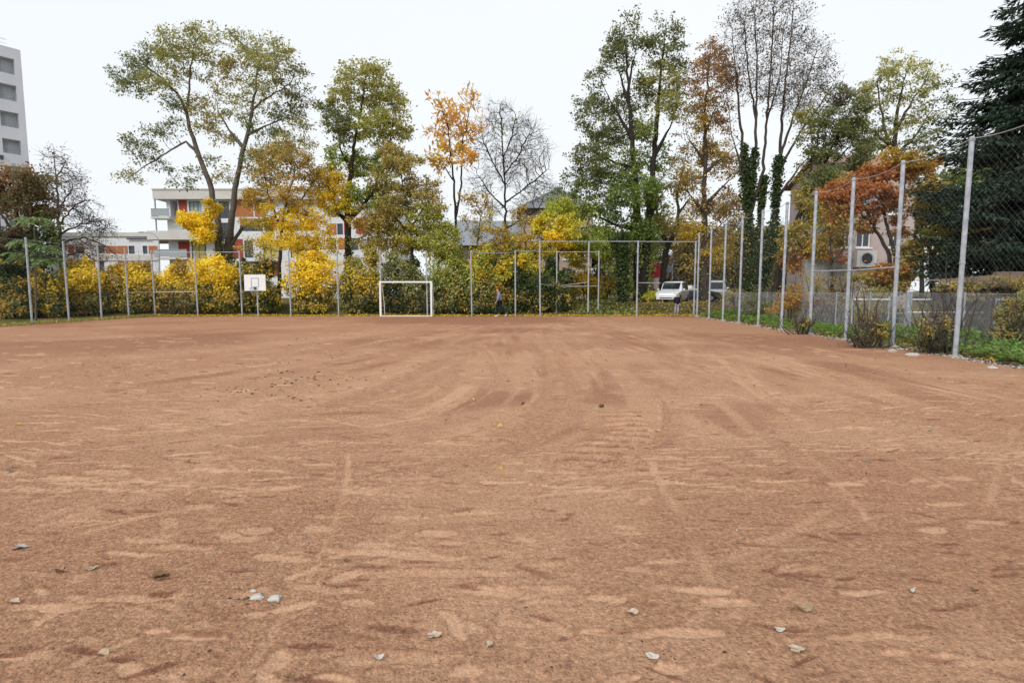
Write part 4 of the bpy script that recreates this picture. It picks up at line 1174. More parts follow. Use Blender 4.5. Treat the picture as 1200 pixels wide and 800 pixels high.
# ---- robinia pair: big airy tree left of centre
tree('robinia_tree', 'large airy olive green tree with two leaning trunks behind the left fence', 'tree', 43,
  [[(259,B,.34),(257,310,.30),(257,270,.26),(247,218,.2),(233,182,.17),(222,150,.14),(219,133,.12)],
   [(219,133,.12),(208,110,.09),(190,92,.07),(168,76,.05),(150,68,.03)], [(219,133,.1),(221,112,.08),(223,88,.06),(226,62,.04)],
   [(233,182,.1),(218,166,.08),(200,176,.06),(178,190,.05),(155,204,.03)],
   [(259,B,.3),(266,310,.28),(270,270,.25),(275,222,.2),(283,182,.17),(290,158,.14),(296,128,.1),(300,98,.08),(303,66,.04)],
   [(284,176,.09),(268,152,.07),(256,132,.05)], [(296,128,.08),(318,112,.06),(340,98,.04)], [(290,158,.08),(310,148,.06),(330,140,.04)],
   [(268,300,.15),(274,282,.14),(284,266,.13),(300,259,.11),(318,256,.09),(330,246,.06)]],
  [(232,46,26,17,'olive'),(206,58,26,18,'olive'),(172,72,28,18,'olive_d'),(146,94,18,16,'olive_d'),(190,96,24,14,'olive'),(238,84,18,16,'olive'),(232,124,18,13,('olive','brownolive')),
   (205,122,18,12,'olive_d'),(162,106,20,10,'olive_d'),(160,172,20,8,'olive_d'),(150,207,18,8,'olive'),(184,192,22,9,'olive_d'),(176,152,16,8,'olive_d'),(226,204,14,9,'olive_d'),(240,140,16,14,('olive','brownolive')),
   (205,150,16,8,'olive_d'),(290,58,26,16,'olive'),(320,72,30,20,'olive'),(346,98,20,24,'olive_d'),(312,108,28,18,'olive'),(275,84,20,20,('olive','brownolive')),(332,134,24,11,'olive_d'),(282,130,20,12,'olive'),
   (302,150,20,9,'olive_d'),(262,160,18,9,('olive','brownolive')),(330,162,18,8,'olive_d'),(296,184,16,8,('green','olive_d')),(262,108,14,14,('olive','brownolive')),(240,60,14,14,'olive'),(355,118,12,14,'olive_d'),(350,150,14,10,'olive'),(358,172,12,9,('olive','brownolive')),(318,186,16,10,('olive','olive_d')),(300,206,12,9,'olive_d'),(252,188,12,9,'olive_d'),(212,216,12,7,'olive_d'),(262,206,10,8,('olive','brownolive'))],
  11, .17, .075, per=5.2, spread=.30, att=.55, step=.36, bark='bark_grey', ivy=[(257,365,256,268,5.5),(268,365,270,290,4)], ivyn=1800, ivypal='olive_d', twigs=1, twigL=.5)
# ---- tree with the fork right of it
tree('olive_tree', 'dense olive green tree with a dark forked trunk behind the backboard fence', 'tree', 42,
  [[(409,B,.30),(408,310,.27),(408,266,.23),(406,238,.18),(411,200,.14),(417,160,.1),(424,122,.07),(428,92,.03)],
   [(408,262,.15),(396,250,.13),(388,235,.1),(384,215,.07),(390,190,.05)], [(408,262,.15),(424,244,.13),(438,222,.1),(450,190,.07),(460,150,.04)], [(411,200,.1),(400,178,.07),(395,150,.04)]],
  [(424,90,28,15,('olive','olive_l')),(408,114,28,18,('olive_l','olive')),(448,112,26,20,('olive_l','olive')),(466,138,15,22,('olive_l','olive')),(400,148,20,18,'olive_d'),(436,150,32,18,('olive','green_y')),(456,184,20,16,'olive'),(395,186,18,16,('green','green_y')),
   (430,194,28,16,('green','green_y')),(416,226,24,14,('green','green_y')),(440,232,20,14,('green','green_y')),(398,222,20,18,('yellow','gold')),(384,236,14,15,'yellow'),(402,248,18,10,('gold','green_y')),(440,88,18,14,'olive'),(472,160,10,16,'olive'),(385,130,12,14,'olive_d')],
  12, .16, .10, per=6.5, spread=.26, att=.75, step=.34, bark='bark_dark', twigs=1, ivy=[(409,365,408,275,4)], ivyn=900, ivypal='olive_d')
# ---- golden brown tree between them
tree('gold_tree', 'small gold and brown leaved tree between the airy tree and the forked tree', 'tree', 40.5,
  [[(327,B,.15),(327,310,.14),(330,268,.11),(336,232,.08),(346,200,.04)], [(330,270,.07),(318,240,.05),(310,205,.03)], [(332,255,.06),(352,235,.05),(368,212,.03)]],
  [(336,188,26,18,'brownolive'),(312,206,20,16,('brownolive','goldbrown')),(362,200,20,16,('brownolive','goldbrown')),(345,226,28,16,'goldbrown'),(308,236,20,14,'goldbrown'),(376,226,18,16,'gold'),(328,174,16,12,'brownolive'),
   (300,290,16,12,('gold','olive')),(352,285,26,12,('gold','yellow')),(378,285,18,12,('gold','yellow')),(342,256,32,14,('gold','yellow')),(366,262,24,14,'yellow'),(303,266,18,12,('gold','olive')),(330,282,28,12,('yellow','gold')),(385,205,16,12,'gold'),(300,185,12,10,'brownolive')],
  13, .14, .085, per=6.5, spread=.26, att=.75, step=.32, twigs=1)
tree('yellow_sapling', 'bright yellow sapling in front of the apartment balconies', 'tree', 41,
  [[(244,B,.07),(243,320,.06),(240,285,.045),(232,266,.02)]], [(232,262,17,9,'yellow'),(222,258,12,7,'yellow'),(238,276,12,10,'yellow'),(248,246,8,8,'gold')], 14, .14, .1, per=22, spread=.2, att=.9, step=.25, twigs=1, flat=.7)
# ---- olive brown tree left of the orange one
tree('brown_tree', 'round brown olive tree between the forked tree and the orange tree', 'tree', 40.5,
  [[(485,B,.15),(484,310,.13),(481,265,.1),(474,228,.06),(470,205,.03)], [(482,275,.06),(462,255,.05),(450,232,.03)], [(482,265,.06),(496,245,.05),(504,228,.03)]],
  [(470,194,24,13,('brownolive','olive_l')),(448,214,20,16,('brownolive','olive')),(494,220,22,14,'brownolive'),(474,240,34,17,('brownolive','olive')),(448,258,24,16,('olive','goldbrown')),(502,254,22,18,('olive','green_y')),(480,280,32,16,('green_y','goldbrown')),(460,180,14,9,'brownolive'),(510,240,14,12,('brownolive','goldbrown')),(455,285,18,14,('goldbrown','olive')),(432,280,18,16,('olive','goldbrown')),(515,272,16,14,('olive','green_y')),(425,258,14,12,('brownolive','goldbrown'))],
  15, .14, .09, per=9, spread=.25, att=.75, step=.32, twigs=1)
# ---- orange tree
tree('orange_tree', 'slim orange leaved tree with two thin dark stems behind the goal', 'tree', 42,
  [[(537,B,.14),(536,320,.12),(534,262,.10),(532,218,.08),(528,182,.06),(524,145,.04),(514,118,.02)], [(534,258,.08),(541,215,.07),(541,172,.05),(549,135,.035),(556,112,.02)], [(531,210,.03),(518,192,.02)]],
  [(511,114,9,8,('rust','orange')),(526,130,14,12,'orange'),(551,124,12,16,'orange'),(528,155,22,13,'orange'),(546,158,14,13,'orange'),(524,180,20,11,('orange','gold')),(512,196,12,8,('orange','gold')),(545,185,15,10,'orange'),(540,140,14,12,'orange'),(514,150,10,12,'orange'),(560,150,6,12,'orange')],
  16, .34, .11, per=1.8, spread=.22, att=.62, step=.3, twigs=1, upleaf=.5, bark='bark_dark', flat=.9)
tree('thin_yellow_tree', 'sparse pale yellow young tree between the orange tree and the bare tree', 'tree', 41,
  [[(556,B,.07),(557,320,.06),(560,280,.045),(564,250,.02)]], [(560,240,16,12,'goldbrown'),(572,255,12,10,('gold','olive')),(550,258,12,12,'brownolive'),(565,275,16,12,('olive','gold')),(548,235,8,10,'goldbrown')], 17, .13, .09, per=4, att=.8, step=.28, twigs=1)
tree('understory_tree', 'olive and yellow young tree filling the gap right of the orange tree stems', 'tree', 39.8,
  [[(512,B,.08),(513,320,.07),(515,285,.04),(516,265,.02)]], [(512,288,18,14,('olive','green_y')),(526,275,14,14,('green_y','olive')),(500,276,12,12,'olive'),(530,295,14,10,('olive','gold'))], 51, .13, .09, per=9, att=.8, step=.28, twigs=1)
tree('understory_tree', 'gold brown young tree under the bare grey tree', 'tree', 39.8,
  [[(576,B,.07),(576,320,.06),(575,288,.03)]], [(574,290,16,12,('goldbrown','olive')),(586,276,12,12,('goldbrown','brownolive')),(562,296,12,10,('olive','gold')),(600,290,10,12,('gold','olive'))], 52, .13, .09, per=7, att=.8, step=.28, twigs=1)
tree('understory_tree', 'yellow green young tree between the yellow tree and the dark ivy stump', 'tree', 41.5,
  [[(690,B,.08),(690,320,.07),(690,290,.03)]], [(690,288,18,13,('green_y','green')),(676,300,14,12,('green_y','gold')),(704,300,14,11,('green','green_y'))], 53, .13, .09, per=9, att=.8, step=.28, twigs=1)
# ---- bare tree
tree('bare_tree', 'leafless grey tree with fine upright twigs beside the orange tree', 'tree', 44,
  [[(593,B,0.129),(592,320,0.116),(592,262,0.095),(592,222,0.075),(590,185,0.058),(588,150,0.034),(586,122,0.014)],
   [(592,215,0.041),(577,190,0.031),(566,164,0.014)], [(592,208,0.041),(608,182,0.034),(622,152,0.014)], [(592,245,0.041),(574,226,0.031),(559,204,0.014)], [(592,240,0.041),(613,222,0.031),(640,200,0.014)], [(592,272,0.034),(576,262,0.024),(560,250,0.014)], [(592,268,0.034),(610,258,0.024),(632,243,0.014)], [(590,185,0.034),(600,160,0.02),(604,135,0.01)]],
  [(588,140,20,22,'goldbrown'),(568,170,16,26,'goldbrown'),(612,160,22,24,'goldbrown'),(630,185,18,26,'goldbrown'),(602,195,30,28,'goldbrown'),(566,215,16,20,'goldbrown'),(630,225,24,16,'goldbrown'),(575,250,16,12,'goldbrown'),(615,250,20,12,'goldbrown')],
  18, .13, .09, per=.03, att=1.7, step=.27, tip=.006, twigs=4, twigL=.8, bark='bark_dark', ivy=[(593,365,592,258,4)], ivyn=900, ivypal='goldbrown', bias=(0, 0, .45))
# ---- yellow tree in front of the pink house
tree('yellow_tree', 'bright yellow green tree in front of the pinkish house', 'tree', 40,
  [[(652,B,.10),(653,320,.09),(655,285,.07),(654,255,.03)], [(653,300,.05),(636,280,.03)], [(654,295,.05),(672,275,.03)]],
  [(655,246,17,10,'green_y'),(641,262,18,13,('yellow','green_y')),(664,268,18,15,('yellow','green_y')),(648,290,24,13,('yellow','green_y')),(672,292,14,12,('green_y','gold')),(628,286,12,14,('gold','brownolive')),(652,275,20,12,'yellow')],
  19, .13, .09, per=12, att=.8, step=.28, twigs=1, spread=.22)
tree('thin_brown_tree', 'thin tree with sparse brown yellow leaves at the corner of the pinkish house', 'tree', 41,
  [[(617,B,.09),(617,320,.08),(616,280,.06),(615,252,.02)]], [(617,262,12,14,'brownolive'),(612,285,12,14,('goldbrown','gold')),(622,305,14,12,('gold','olive')),(608,245,10,10,'goldbrown')], 20, .13, .09, per=4, att=.8, step=.26, twigs=1)
# ---- big green tree
tree('green_tree', 'tall dark green tree with two upright leaders and bare top twigs behind the goal recess', 'tree', 43.5,
  [[(748,B,.38),(747,310,.34),(746,245,.28),(743,192,.22),(739,142,.16),(736,92,.1),(733,48,.04),(731,22,.015)],
   [(750,B,.34),(757,310,.30),(761,245,.25),(767,182,.2),(771,132,.16),(774,92,.1),(778,56,.06),(781,22,.02)],
   [(746,268,.12),(722,264,.10),(700,254,.08),(682,246,.06),(662,240,.03)], [(743,200,.1),(716,188,.07),(694,178,.04)], [(740,160,.08),(716,120,.05),(700,85,.02)], [(738,120,.06),(724,80,.04),(716,42,.015)], [(736,100,.05),(745,60,.03),(748,25,.015)],
   [(767,182,.08),(785,150,.06),(798,110,.03)], [(758,300,.09),(748,240,.05)], [(760,250,.08),(775,230,.05),(785,215,.03)]],
  [(780,40,18,20,'olive_d'),(766,64,18,20,'olive_d'),(794,74,14,22,'olive_d'),(776,98,24,19,'olive'),(756,110,14,18,'olive_d'),(786,128,18,16,'olive'),(726,132,20,18,'olive_d'),(710,164,24,17,'olive_d'),(752,154,22,16,('olive','green')),(692,186,22,17,'olive_d'),
   (730,194,28,17,('green','olive_d')),(766,186,16,18,'green'),(702,218,32,17,('green','olive_d')),(744,226,30,17,'green'),(685,246,22,13,('green','green_y')),(720,254,28,14,'green'),(772,236,10,18,('green','olive')),(750,272,24,13,'green'),(700,282,26,14,('green','green_y')),(722,294,24,12,('green','olive_d')),(668,262,14,10,'green_y'),(680,222,16,12,'olive_d'),
   (724,62,20,30,'olive_d',None,.9),(702,104,16,26,'olive_d',None,.8),(736,36,13,22,'olive_d',None,.9),(688,142,16,22,'olive_d',None,.8),(700,280,20,10,'green'),(762,296,14,14,('olive','green')),(738,302,14,14,'green'),(678,282,14,12,('green_y','green')),(782,262,9,16,('olive','brownolive')),(664,224,14,12,('olive_d','green')),(656,240,13,10,('green_y','green')),(672,208,12,10,'olive_d')],
  21, .16, .10, per=4.2, spread=.27, att=.62, step=.36, twigs=2, twigL=.7, bark='bark_dark', ivy=[(748,368,746,215,5),(757,368,761,215,5)], ivyn=3600, bias=(0, 0, .2), ivypal='green')
tree('ivy_clad_stump', 'short dark trunk wrapped in ivy left of the tall green tree', 'tree', 41,
  [[(729,B,.2),(729,320,.18),(729,285,.13),(728,262,.06)]], [(727,282,12,12,'ivy'),(716,292,10,8,'green'),(740,290,10,9,'olive_d')], 22, .15, .12, per=9, att=.7, step=.3, ivy=[(729,350,729,285,5.2)], ivyn=2600)
# ---- forked tree with sparse yellow
tree('sparse_tree', 'tree with a curved fork and sparse yellow leaves behind the advertising column', 'tree', 46,
  [[(776,B,.32),(777,320,.29),(780,298,.27),(784,284,.23),(775,274,.15),(770,258,.13),(768,236,.1),(772,215,.05)], [(783,285,.18),(792,270,.16),(795,250,.13),(793,230,.1),(799,205,.06),(804,182,.03)], [(770,258,.06),(760,240,.03)], [(795,250,.06),(808,232,.03)]],
  [(792,198,16,15,('brownolive','olive')),(806,180,10,13,'goldbrown'),(801,224,15,13,'brownolive'),(810,248,15,12,('gold','goldbrown')),(776,214,12,12,('olive','brownolive')),(762,236,8,10,'olive'),(796,262,14,9,('gold','brownolive'))],
  23, .14, .09, per=4.5, att=1.0, step=.33, twigs=1, bark='bark')
# ---- russet tree
tree('russet_tree', 'tall slender tree with thin russet and yellow leaves left of the ivy clad stems', 'tree', 44,
  [[(827,B,.30),(826,310,.27),(825,242,.2),(827,182,.15),(826,132,.1),(830,84,.05),(833,48,.02)], [(826,205,.08),(848,184,.06),(868,166,.03)], [(825,240,.08),(848,218,.06),(872,196,.03)], [(826,190,.07),(806,162,.03)], [(825,250,.06),(806,225,.03)], [(827,150,.05),(842,120,.02)], [(826,280,.06),(846,262,.03)]],
  [(834,68,16,19,'russet'),(816,94,13,16,'russet'),(846,94,16,16,'russet'),(824,120,22,14,('russet','brownolive')),(804,146,12,12,'russet'),(822,150,16,14,('brownolive','goldbrown')),(846,140,18,16,'russet'),(830,180,24,15,('brownolive','goldbrown')),(852,200,18,16,('brownolive','russet')),(809,214,18,16,('brownolive','goldbrown')),(836,240,26,17,('brownolive','russet')),(814,274,22,14,('goldbrown','gold')),(848,276,18,17,('goldbrown','brownolive')),(862,242,14,16,('russet','brownolive')),(838,302,20,12,('gold','goldbrown'))],
  24, .14, .09, per=4.2, spread=.28, att=.75, step=.34, twigs=2, twigL=.55, ivy=[(827,352,825,235,3.6)], ivyn=500, ivypal='brownolive')
# ---- tall bare stems with ivy
tree('ivy_clad_tree', 'tall nearly bare many stemmed tree with ivy clad lower stems behind the right fence', 'tree', 41,
  [[(882,B,0.272),(880,320,0.224),(877,268,0.16),(873,215,0.112),(868,150,0.096),(863,90,0.056),(858,40,0.016)], [(878,262,0.16),(884,205,0.128),(886,140,0.088),(887,80,0.048),(884,15,0.016)], [(880,262,0.144),(893,205,0.112),(899,140,0.08),(904,70,0.04),(908,-10,0.016)],
   [(884,330,0.208),(897,295,0.176),(906,262,0.152),(912,212,0.12),(915,160,0.104),(920,100,0.064),(928,40,0.032),(930,5,0.012)], [(914,180,0.08),(930,135,0.064),(946,95,0.04),(958,55,0.016)], [(912,200,0.08),(938,155,0.056),(960,125,0.04),(978,95,0.016)], [(873,215,0.064),(858,160,0.04),(850,100,0.016)], [(886,140,0.048),(876,80,0.032),(872,25,0.012)], [(899,140,0.048),(914,90,0.032),(918,35,0.012)], [(910,230,0.048),(942,190,0.04),(968,160,0.016)]],
  [(862,42,16,32,'greybrown'),(874,20,16,28,'greybrown'),(890,28,16,40,'greybrown'),(912,22,18,36,'greybrown'),(934,50,16,38,'greybrown'),(955,80,16,36,'greybrown'),(975,112,12,26,'greybrown'),(860,95,14,34,'greybrown'),(884,92,18,34,'greybrown'),(906,98,18,34,'greybrown'),(932,118,20,30,'greybrown'),(955,140,16,20,'greybrown'),(965,70,10,20,'greybrown'),(862,290,14,16,('brownolive','goldbrown')),(856,318,14,14,('brownolive','olive_d')),(876,312,16,16,('ivy','brownolive')),(905,302,14,16,('ivy','olive_d')),(868,262,11,12,'brownolive'),(915,285,10,12,('olive_d','goldbrown')),(888,285,12,14,'ivy')],
  25, .10, .07, per=1.3, spread=.3, att=1.1, step=.34, tip=.007, twigs=4, twigL=.95, bark='bark', bias=(0, 0, .38),
  ivy=[(880,340,877,262,10),(877,262,872,168,4.5),(878,262,885,172,4),(893,330,908,262,9),(908,262,913,180,5),(880,345,885,300,12),(890,270,896,205,3)], ivyn=12000, jit=.12)
# ---- dark leaning tree to the right of it
tree('leaning_tree', 'dark olive tree leaning right over the fence from the ivy clad stems', 'tree', 38,
  [[(906,B,.24),(912,318,.22),(925,282,.2),(942,240,.16),(958,210,.13),(978,190,.09),(996,172,.04)], [(925,282,.1),(950,252,.07),(975,228,.04)], [(942,240,.09),(950,190,.06),(962,150,.03)], [(958,210,.08),(985,150,.05),(1000,125,.03)]],
  [(985,160,24,22,'olive_d'),(960,182,18,15,'olive_d'),(1002,132,18,14,'olive_d'),(984,112,14,11,('olive_d','greybrown')),(945,136,11,8,'olive'),(970,205,22,12,'olive_d'),(1012,165,18,16,'olive_d'),(950,160,12,10,('olive','olive_d')),(1000,190,20,10,'olive_d'),(970,140,16,14,'olive_d'),(944,206,14,11,('olive_d','brownolive')),(958,236,16,12,('olive','olive_d')),(984,222,14,12,('olive_d','brownolive'))],
  26, .13, .085, per=7, spread=.24, att=.7, step=.32, twigs=2, bark='bark_dark')
# ---- umbrella tree behind the house roof
tree('umbrella_tree', 'light olive umbrella shaped tree behind the red tiled roof', 'tree', 47,
  [[(1050,B,.3),(1050,260,.27),(1050,190,.2),(1049,145,.15),(1056,110,.08),(1062,85,.03)], [(1050,190,.12),(1036,150,.1),(1030,115,.06),(1028,95,.03)], [(1049,150,.09),(1068,120,.07),(1085,95,.03)], [(1050,185,.09),(1072,160,.07),(1092,130,.03)], [(1050,180,.08),(1018,150,.05)]],
  [(1060,82,28,10,'olive_l'),(1034,96,20,12,'olive'),(1086,90,20,11,'olive_l'),(1018,120,18,13,'olive'),(1060,112,26,13,'olive'),(1076,138,20,13,'olive'),(1100,108,14,18,'olive_d',None,.6),(1010,108,12,9,'olive'),(1086,164,18,14,'olive_d'),(1048,150,18,12,'olive'),(1030,140,16,10,'olive_d'),(1045,74,16,8,'olive_l'),(1110,130,14,18,'olive_d',None,.6),(1000,152,18,14,'olive'),(1034,166,20,12,'olive'),(1066,172,18,12,'olive_d'),(1012,178,16,10,'olive_d'),(1098,150,14,14,'olive_d')],
  27, .15, .10, per=2.6, flat=.3, spread=.28, att=.6, step=.36, twigs=2, bark='bark')
# ---- russet beech in front of the rose house
tree('russet_shrub_tree', 'small rust coloured tree with bending boughs in front of the rose house', 'tree', 29,
  [[(1049,B,.13),(1047,325,.12),(1042,298,.10),(1030,275,.08),(1018,258,.06),(1006,246,.03)], [(1048,322,.10),(1049,300,.09),(1042,275,.08),(1036,245,.06),(1030,220,.03)], [(1049,300,.06),(1054,275,.05),(1058,240,.035),(1062,210,.02)], [(1036,240,.05),(1015,220,.04),(990,222,.02)]],
  [(988,224,22,10,'rust'),(1016,206,22,11,'rust'),(1042,202,18,11,'rust'),(1002,240,20,9,'rust'),(1030,222,18,10,'rust'),(1046,240,12,16,('rust','russet')),(1052,266,9,14,('rust','goldbrown')),(970,228,10,7,'rust'),(1062,190,22,9,'goldbrown'),(1078,202,20,11,('goldbrown','orange')),(1094,194,14,8,'orange'),(1046,186,18,7,'goldbrown'),(1086,220,14,12,'goldbrown'),(985,250,14,12,('rust','brownolive')),(1000,222,14,12,'rust'),(1010,262,14,11,('rust','brownolive')),(975,240,12,10,('rust','brownolive')),(1028,250,10,10,('rust','russet')),(1060,240,10,14,('russet','goldbrown')),(1066,290,12,16,('goldbrown','olive'))],
  28, .13, .085, per=11, spread=.17, att=.9, step=.24, twigs=1, bark='bark', bias=(0, 0, 0), tip=.007)
tree('brown_shrub_tree', 'brown olive bushy tree between the grey garage and the rust tree', 'tree', 30,
  [[(975,B,.08),(975,325,.07),(974,295,.05),(973,265,.02)], [(975,310,.04),(990,290,.02)]], [(974,262,12,14,('brownolive','rust')),(984,282,14,14,'brownolive'),(966,290,12,14,('goldbrown','brownolive')),(982,300,14,8,'rust'),(962,270,9,10,'olive')], 29, .12, .08, per=9, spread=.18, att=.8, step=.24, twigs=1)
tree('gold_shrub_tree', 'golden brown undergrowth tree at the foot of the rust tree', 'tree', 28,
  [[(1035,B,.06),(1034,335,.05),(1036,318,.03)]], [(1036,318,22,9,('goldbrown','rust')),(1015,328,16,9,('goldbrown','olive')),(1056,325,16,10,'goldbrown'),(1040,338,24,8,('goldbrown','olive'))], 30, .12, .08, per=11, spread=.18, att=.8, step=.24, twigs=1)
# ---- yellow green trees under the spruce
tree('golden_tree', 'yellow green tree between the rust tree and the dark spruce', 'tree', 28,
  [[(1094,B,.13),(1093,330,.11),(1090,285,.08),(1090,245,.05),(1094,220,.02)], [(1092,300,.06),(1112,275,.04),(1120,250,.02)], [(1092,290,.05),(1074,270,.02)]],
  [(1085,246,16,20,('goldbrown','olive')),(1110,240,16,16,('green_y','olive')),(1098,280,24,16,('green_y','olive')),(1074,296,20,14,('goldbrown','olive')),(1128,270,16,20,('goldbrown','olive_d')),(1118,308,22,14,('olive','green')),(1080,320,20,10,('goldbrown','brownolive')),(1145,300,16,16,('olive','goldbrown')),(1094,222,12,10,('goldbrown','gold'))],
  31, .13, .085, per=10, spread=.2, att=.75, step=.27, twigs=1, bark='bark_dark')
tree('gold_tree', 'gold and green tree seen through the spruce boughs at the right edge', 'tree', 29,
  [[(1170,B,.13),(1170,330,.11),(1168,285,.08),(1165,245,.03)]], [(1165,245,20,16,('goldbrown','olive')),(1150,262,16,14,('goldbrown','olive')),(1180,275,22,18,('olive','goldbrown')),(1160,300,22,16,('olive','green')),(1190,310,20,16,('green','olive_d')),(1210,270,22,26,'olive_d')], 32, .13, .085, per=9, spread=.2, att=.7, step=.28, twigs=1)
# ---- yellow brown tree behind the right fence
tree('gold_tree', 'gold and olive tree behind the grey garage', 'tree', 36,
  [[(945,B,.16),(945,320,.14),(944,280,.1),(942,245,.05)], [(945,300,.07),(962,275,.03)], [(945,295,.06),(930,275,.03)]], [(975,225,18,18,('olive','brownolive')),(985,255,14,18,('brownolive','goldbrown')),(962,210,14,12,'olive_d'),(940,240,16,15,('goldbrown','olive')),(958,262,16,16,('gold','olive')),(930,276,14,16,('goldbrown','olive')),(950,292,20,14,('gold','goldbrown')),(930,306,14,13,('goldbrown','rust')),(960,300,12,13,'goldbrown'),(955,225,12,10,'olive')], 33, .14, .09, per=8, spread=.24, att=.75, step=.3, twigs=2)
# ---- left edge
tree('redbrown_tree', 'dense red brown and dark green tree below the white tower', 'tree', 37,
  [[(22,B,.2),(22,320,.18),(22,270,.13),(20,235,.07),(18,208,.03)], [(22,290,.08),(45,255,.05),(56,235,.03)], [(22,280,.08),(0,250,.05),(-15,230,.03)]],
  [(14,210,26,14,('redbrown','russet')),(42,218,20,16,('redbrown','olive_d')),(0,232,22,17,('redbrown','brownolive')),(58,240,10,13,('redbrown','greybrown')),(30,246,28,15,('redbrown','olive_d')),(-22,228,26,26,'redbrown'),(15,280,26,19,('green_d','redbrown')),(46,292,22,20,'green_d'),(64,284,9,20,('green_d','olive_d')),(4,320,26,20,'green_d'),(34,326,26,18,'green_d'),(-25,290,26,30,'green_d'),(60,262,10,14,'olive_d')],
  34, .15, .10, per=12, spread=.28, att=.75, step=.34, twigs=1)
tree('purple_bare_tree', 'bare purple grey tree with drooping side branches left of the low apartment wing', 'tree', 40,
  [[(73,B,0.128),(72,320,0.112),(70,275,0.09),(68,235,0.068),(65,200,0.038),(61,168,0.011)], [(70,262,0.038),(88,240,0.026),(104,235,0.011)], [(70,275,0.041),(95,262,0.026),(122,258,0.011)], [(71,285,0.038),(98,278,0.026),(128,290,0.011)], [(69,245,0.03),(84,222,0.015)], [(67,225,0.03),(52,212,0.015)], [(66,210,0.022),(76,190,0.011)], [(72,300,0.038),(95,295,0.022),(120,310,0.009)], [(69,250,0.03),(52,245,0.015)]],
  [(64,186,13,16,'greybrown'),(76,212,22,18,'greybrown'),(88,240,26,16,'greybrown'),(104,262,24,12,'greybrown'),(100,288,30,10,'russet'),(124,300,18,9,'russet'),(52,228,14,16,'greybrown'),(116,270,16,10,'greybrown'),(80,200,12,14,'greybrown'),(90,302,20,8,'russet')],
  35, .10, .07, per=.3, spread=.3, att=1.4, step=.26, tip=.0065, twigs=4, twigL=.7, droop=.22, bark='twig_purple', bias=(0, 0, -.05))

# sapling with long feathered leaves at the left edge
def frond_tree(name, label, cat, Y, stem, rosettes, seed):
    r = np.random.default_rng(seed)
    base = np.array([onz(stem[0][0], Y)[0], Y, 0.])
    t = thing(name, label, cat, base)
    mb = MB(); pts = [base - [0, 0, .1]] + [at(x, y, Y) for x, y in stem[1:]]
    mb.tube([p - base for p in pts], np.linspace(.06, .02, len(pts)), 7)
    for (x, y, n) in rosettes:
        p = at(x, y, Y); q = at(stem[-2][0], min(stem[-2][1], y + 22), Y); mb.tube([q - base, p - base], [.025, .012], 5)
    mb.put('trunk', M['bark_grey'], t)
    LP = []; LD = []; LN = []
    rach = MB()
    for (x, y, n) in rosettes:
        c = at(x, y, Y)
        for k in range(n):
            az = 2 * math.pi * (k + r.uniform(-.2, .2)) / n; el = r.uniform(.15, .8)
            d = np.array([math.cos(az) * math.cos(el), math.sin(az) * math.cos(el), math.sin(el)]); L_ = r.uniform(.7, 1.05)
            pts = []
            for f in np.linspace(0, 1, 8): pts.append(c + d * L_ * f - np.array([0, 0, .55 * L_ * f * f]))
            rach.tube([p - base for p in pts], .007, 3, False)
            side = unit(np.cross(d, [0, 0, 1.]))
            for i in range(1, 8):
                tg = unit(pts[i] - pts[i - 1])
                for sg in (1, -1):
                    LP.append(pts[i]); LD.append(unit(side * sg + tg * .55 + np.array([0, 0, -.18]))); LN.append([0, 0, 1.])
            LP.append(pts[-1]); LD.append(unit(pts[-1] - pts[-2])); LN.append([0, 0, 1.])
    rach.put('leaf_stalks', M['bark_grey'], t)
    LP = np.array(LP); m = len(LP)
    put_leaves('crown', LP, np.array(LD), np.array(LN) + r.normal(0, .2, (m, 3)), r.uniform(.26, .40, m), r.uniform(.11, .15, m), pal_cols(r, 'ailanth', m), t, base)
frond_tree('feather_leaved_sapling', 'pale green sapling with long feathered leaves at the left fence', 'tree', 32.5, [(42, None), (42, 330), (41, 290), (40, 268)],
  [(40, 258, 11), (30, 284, 8), (52, 290, 10), (42, 302, 8), (24, 300, 6), (60, 306, 7)], 36)

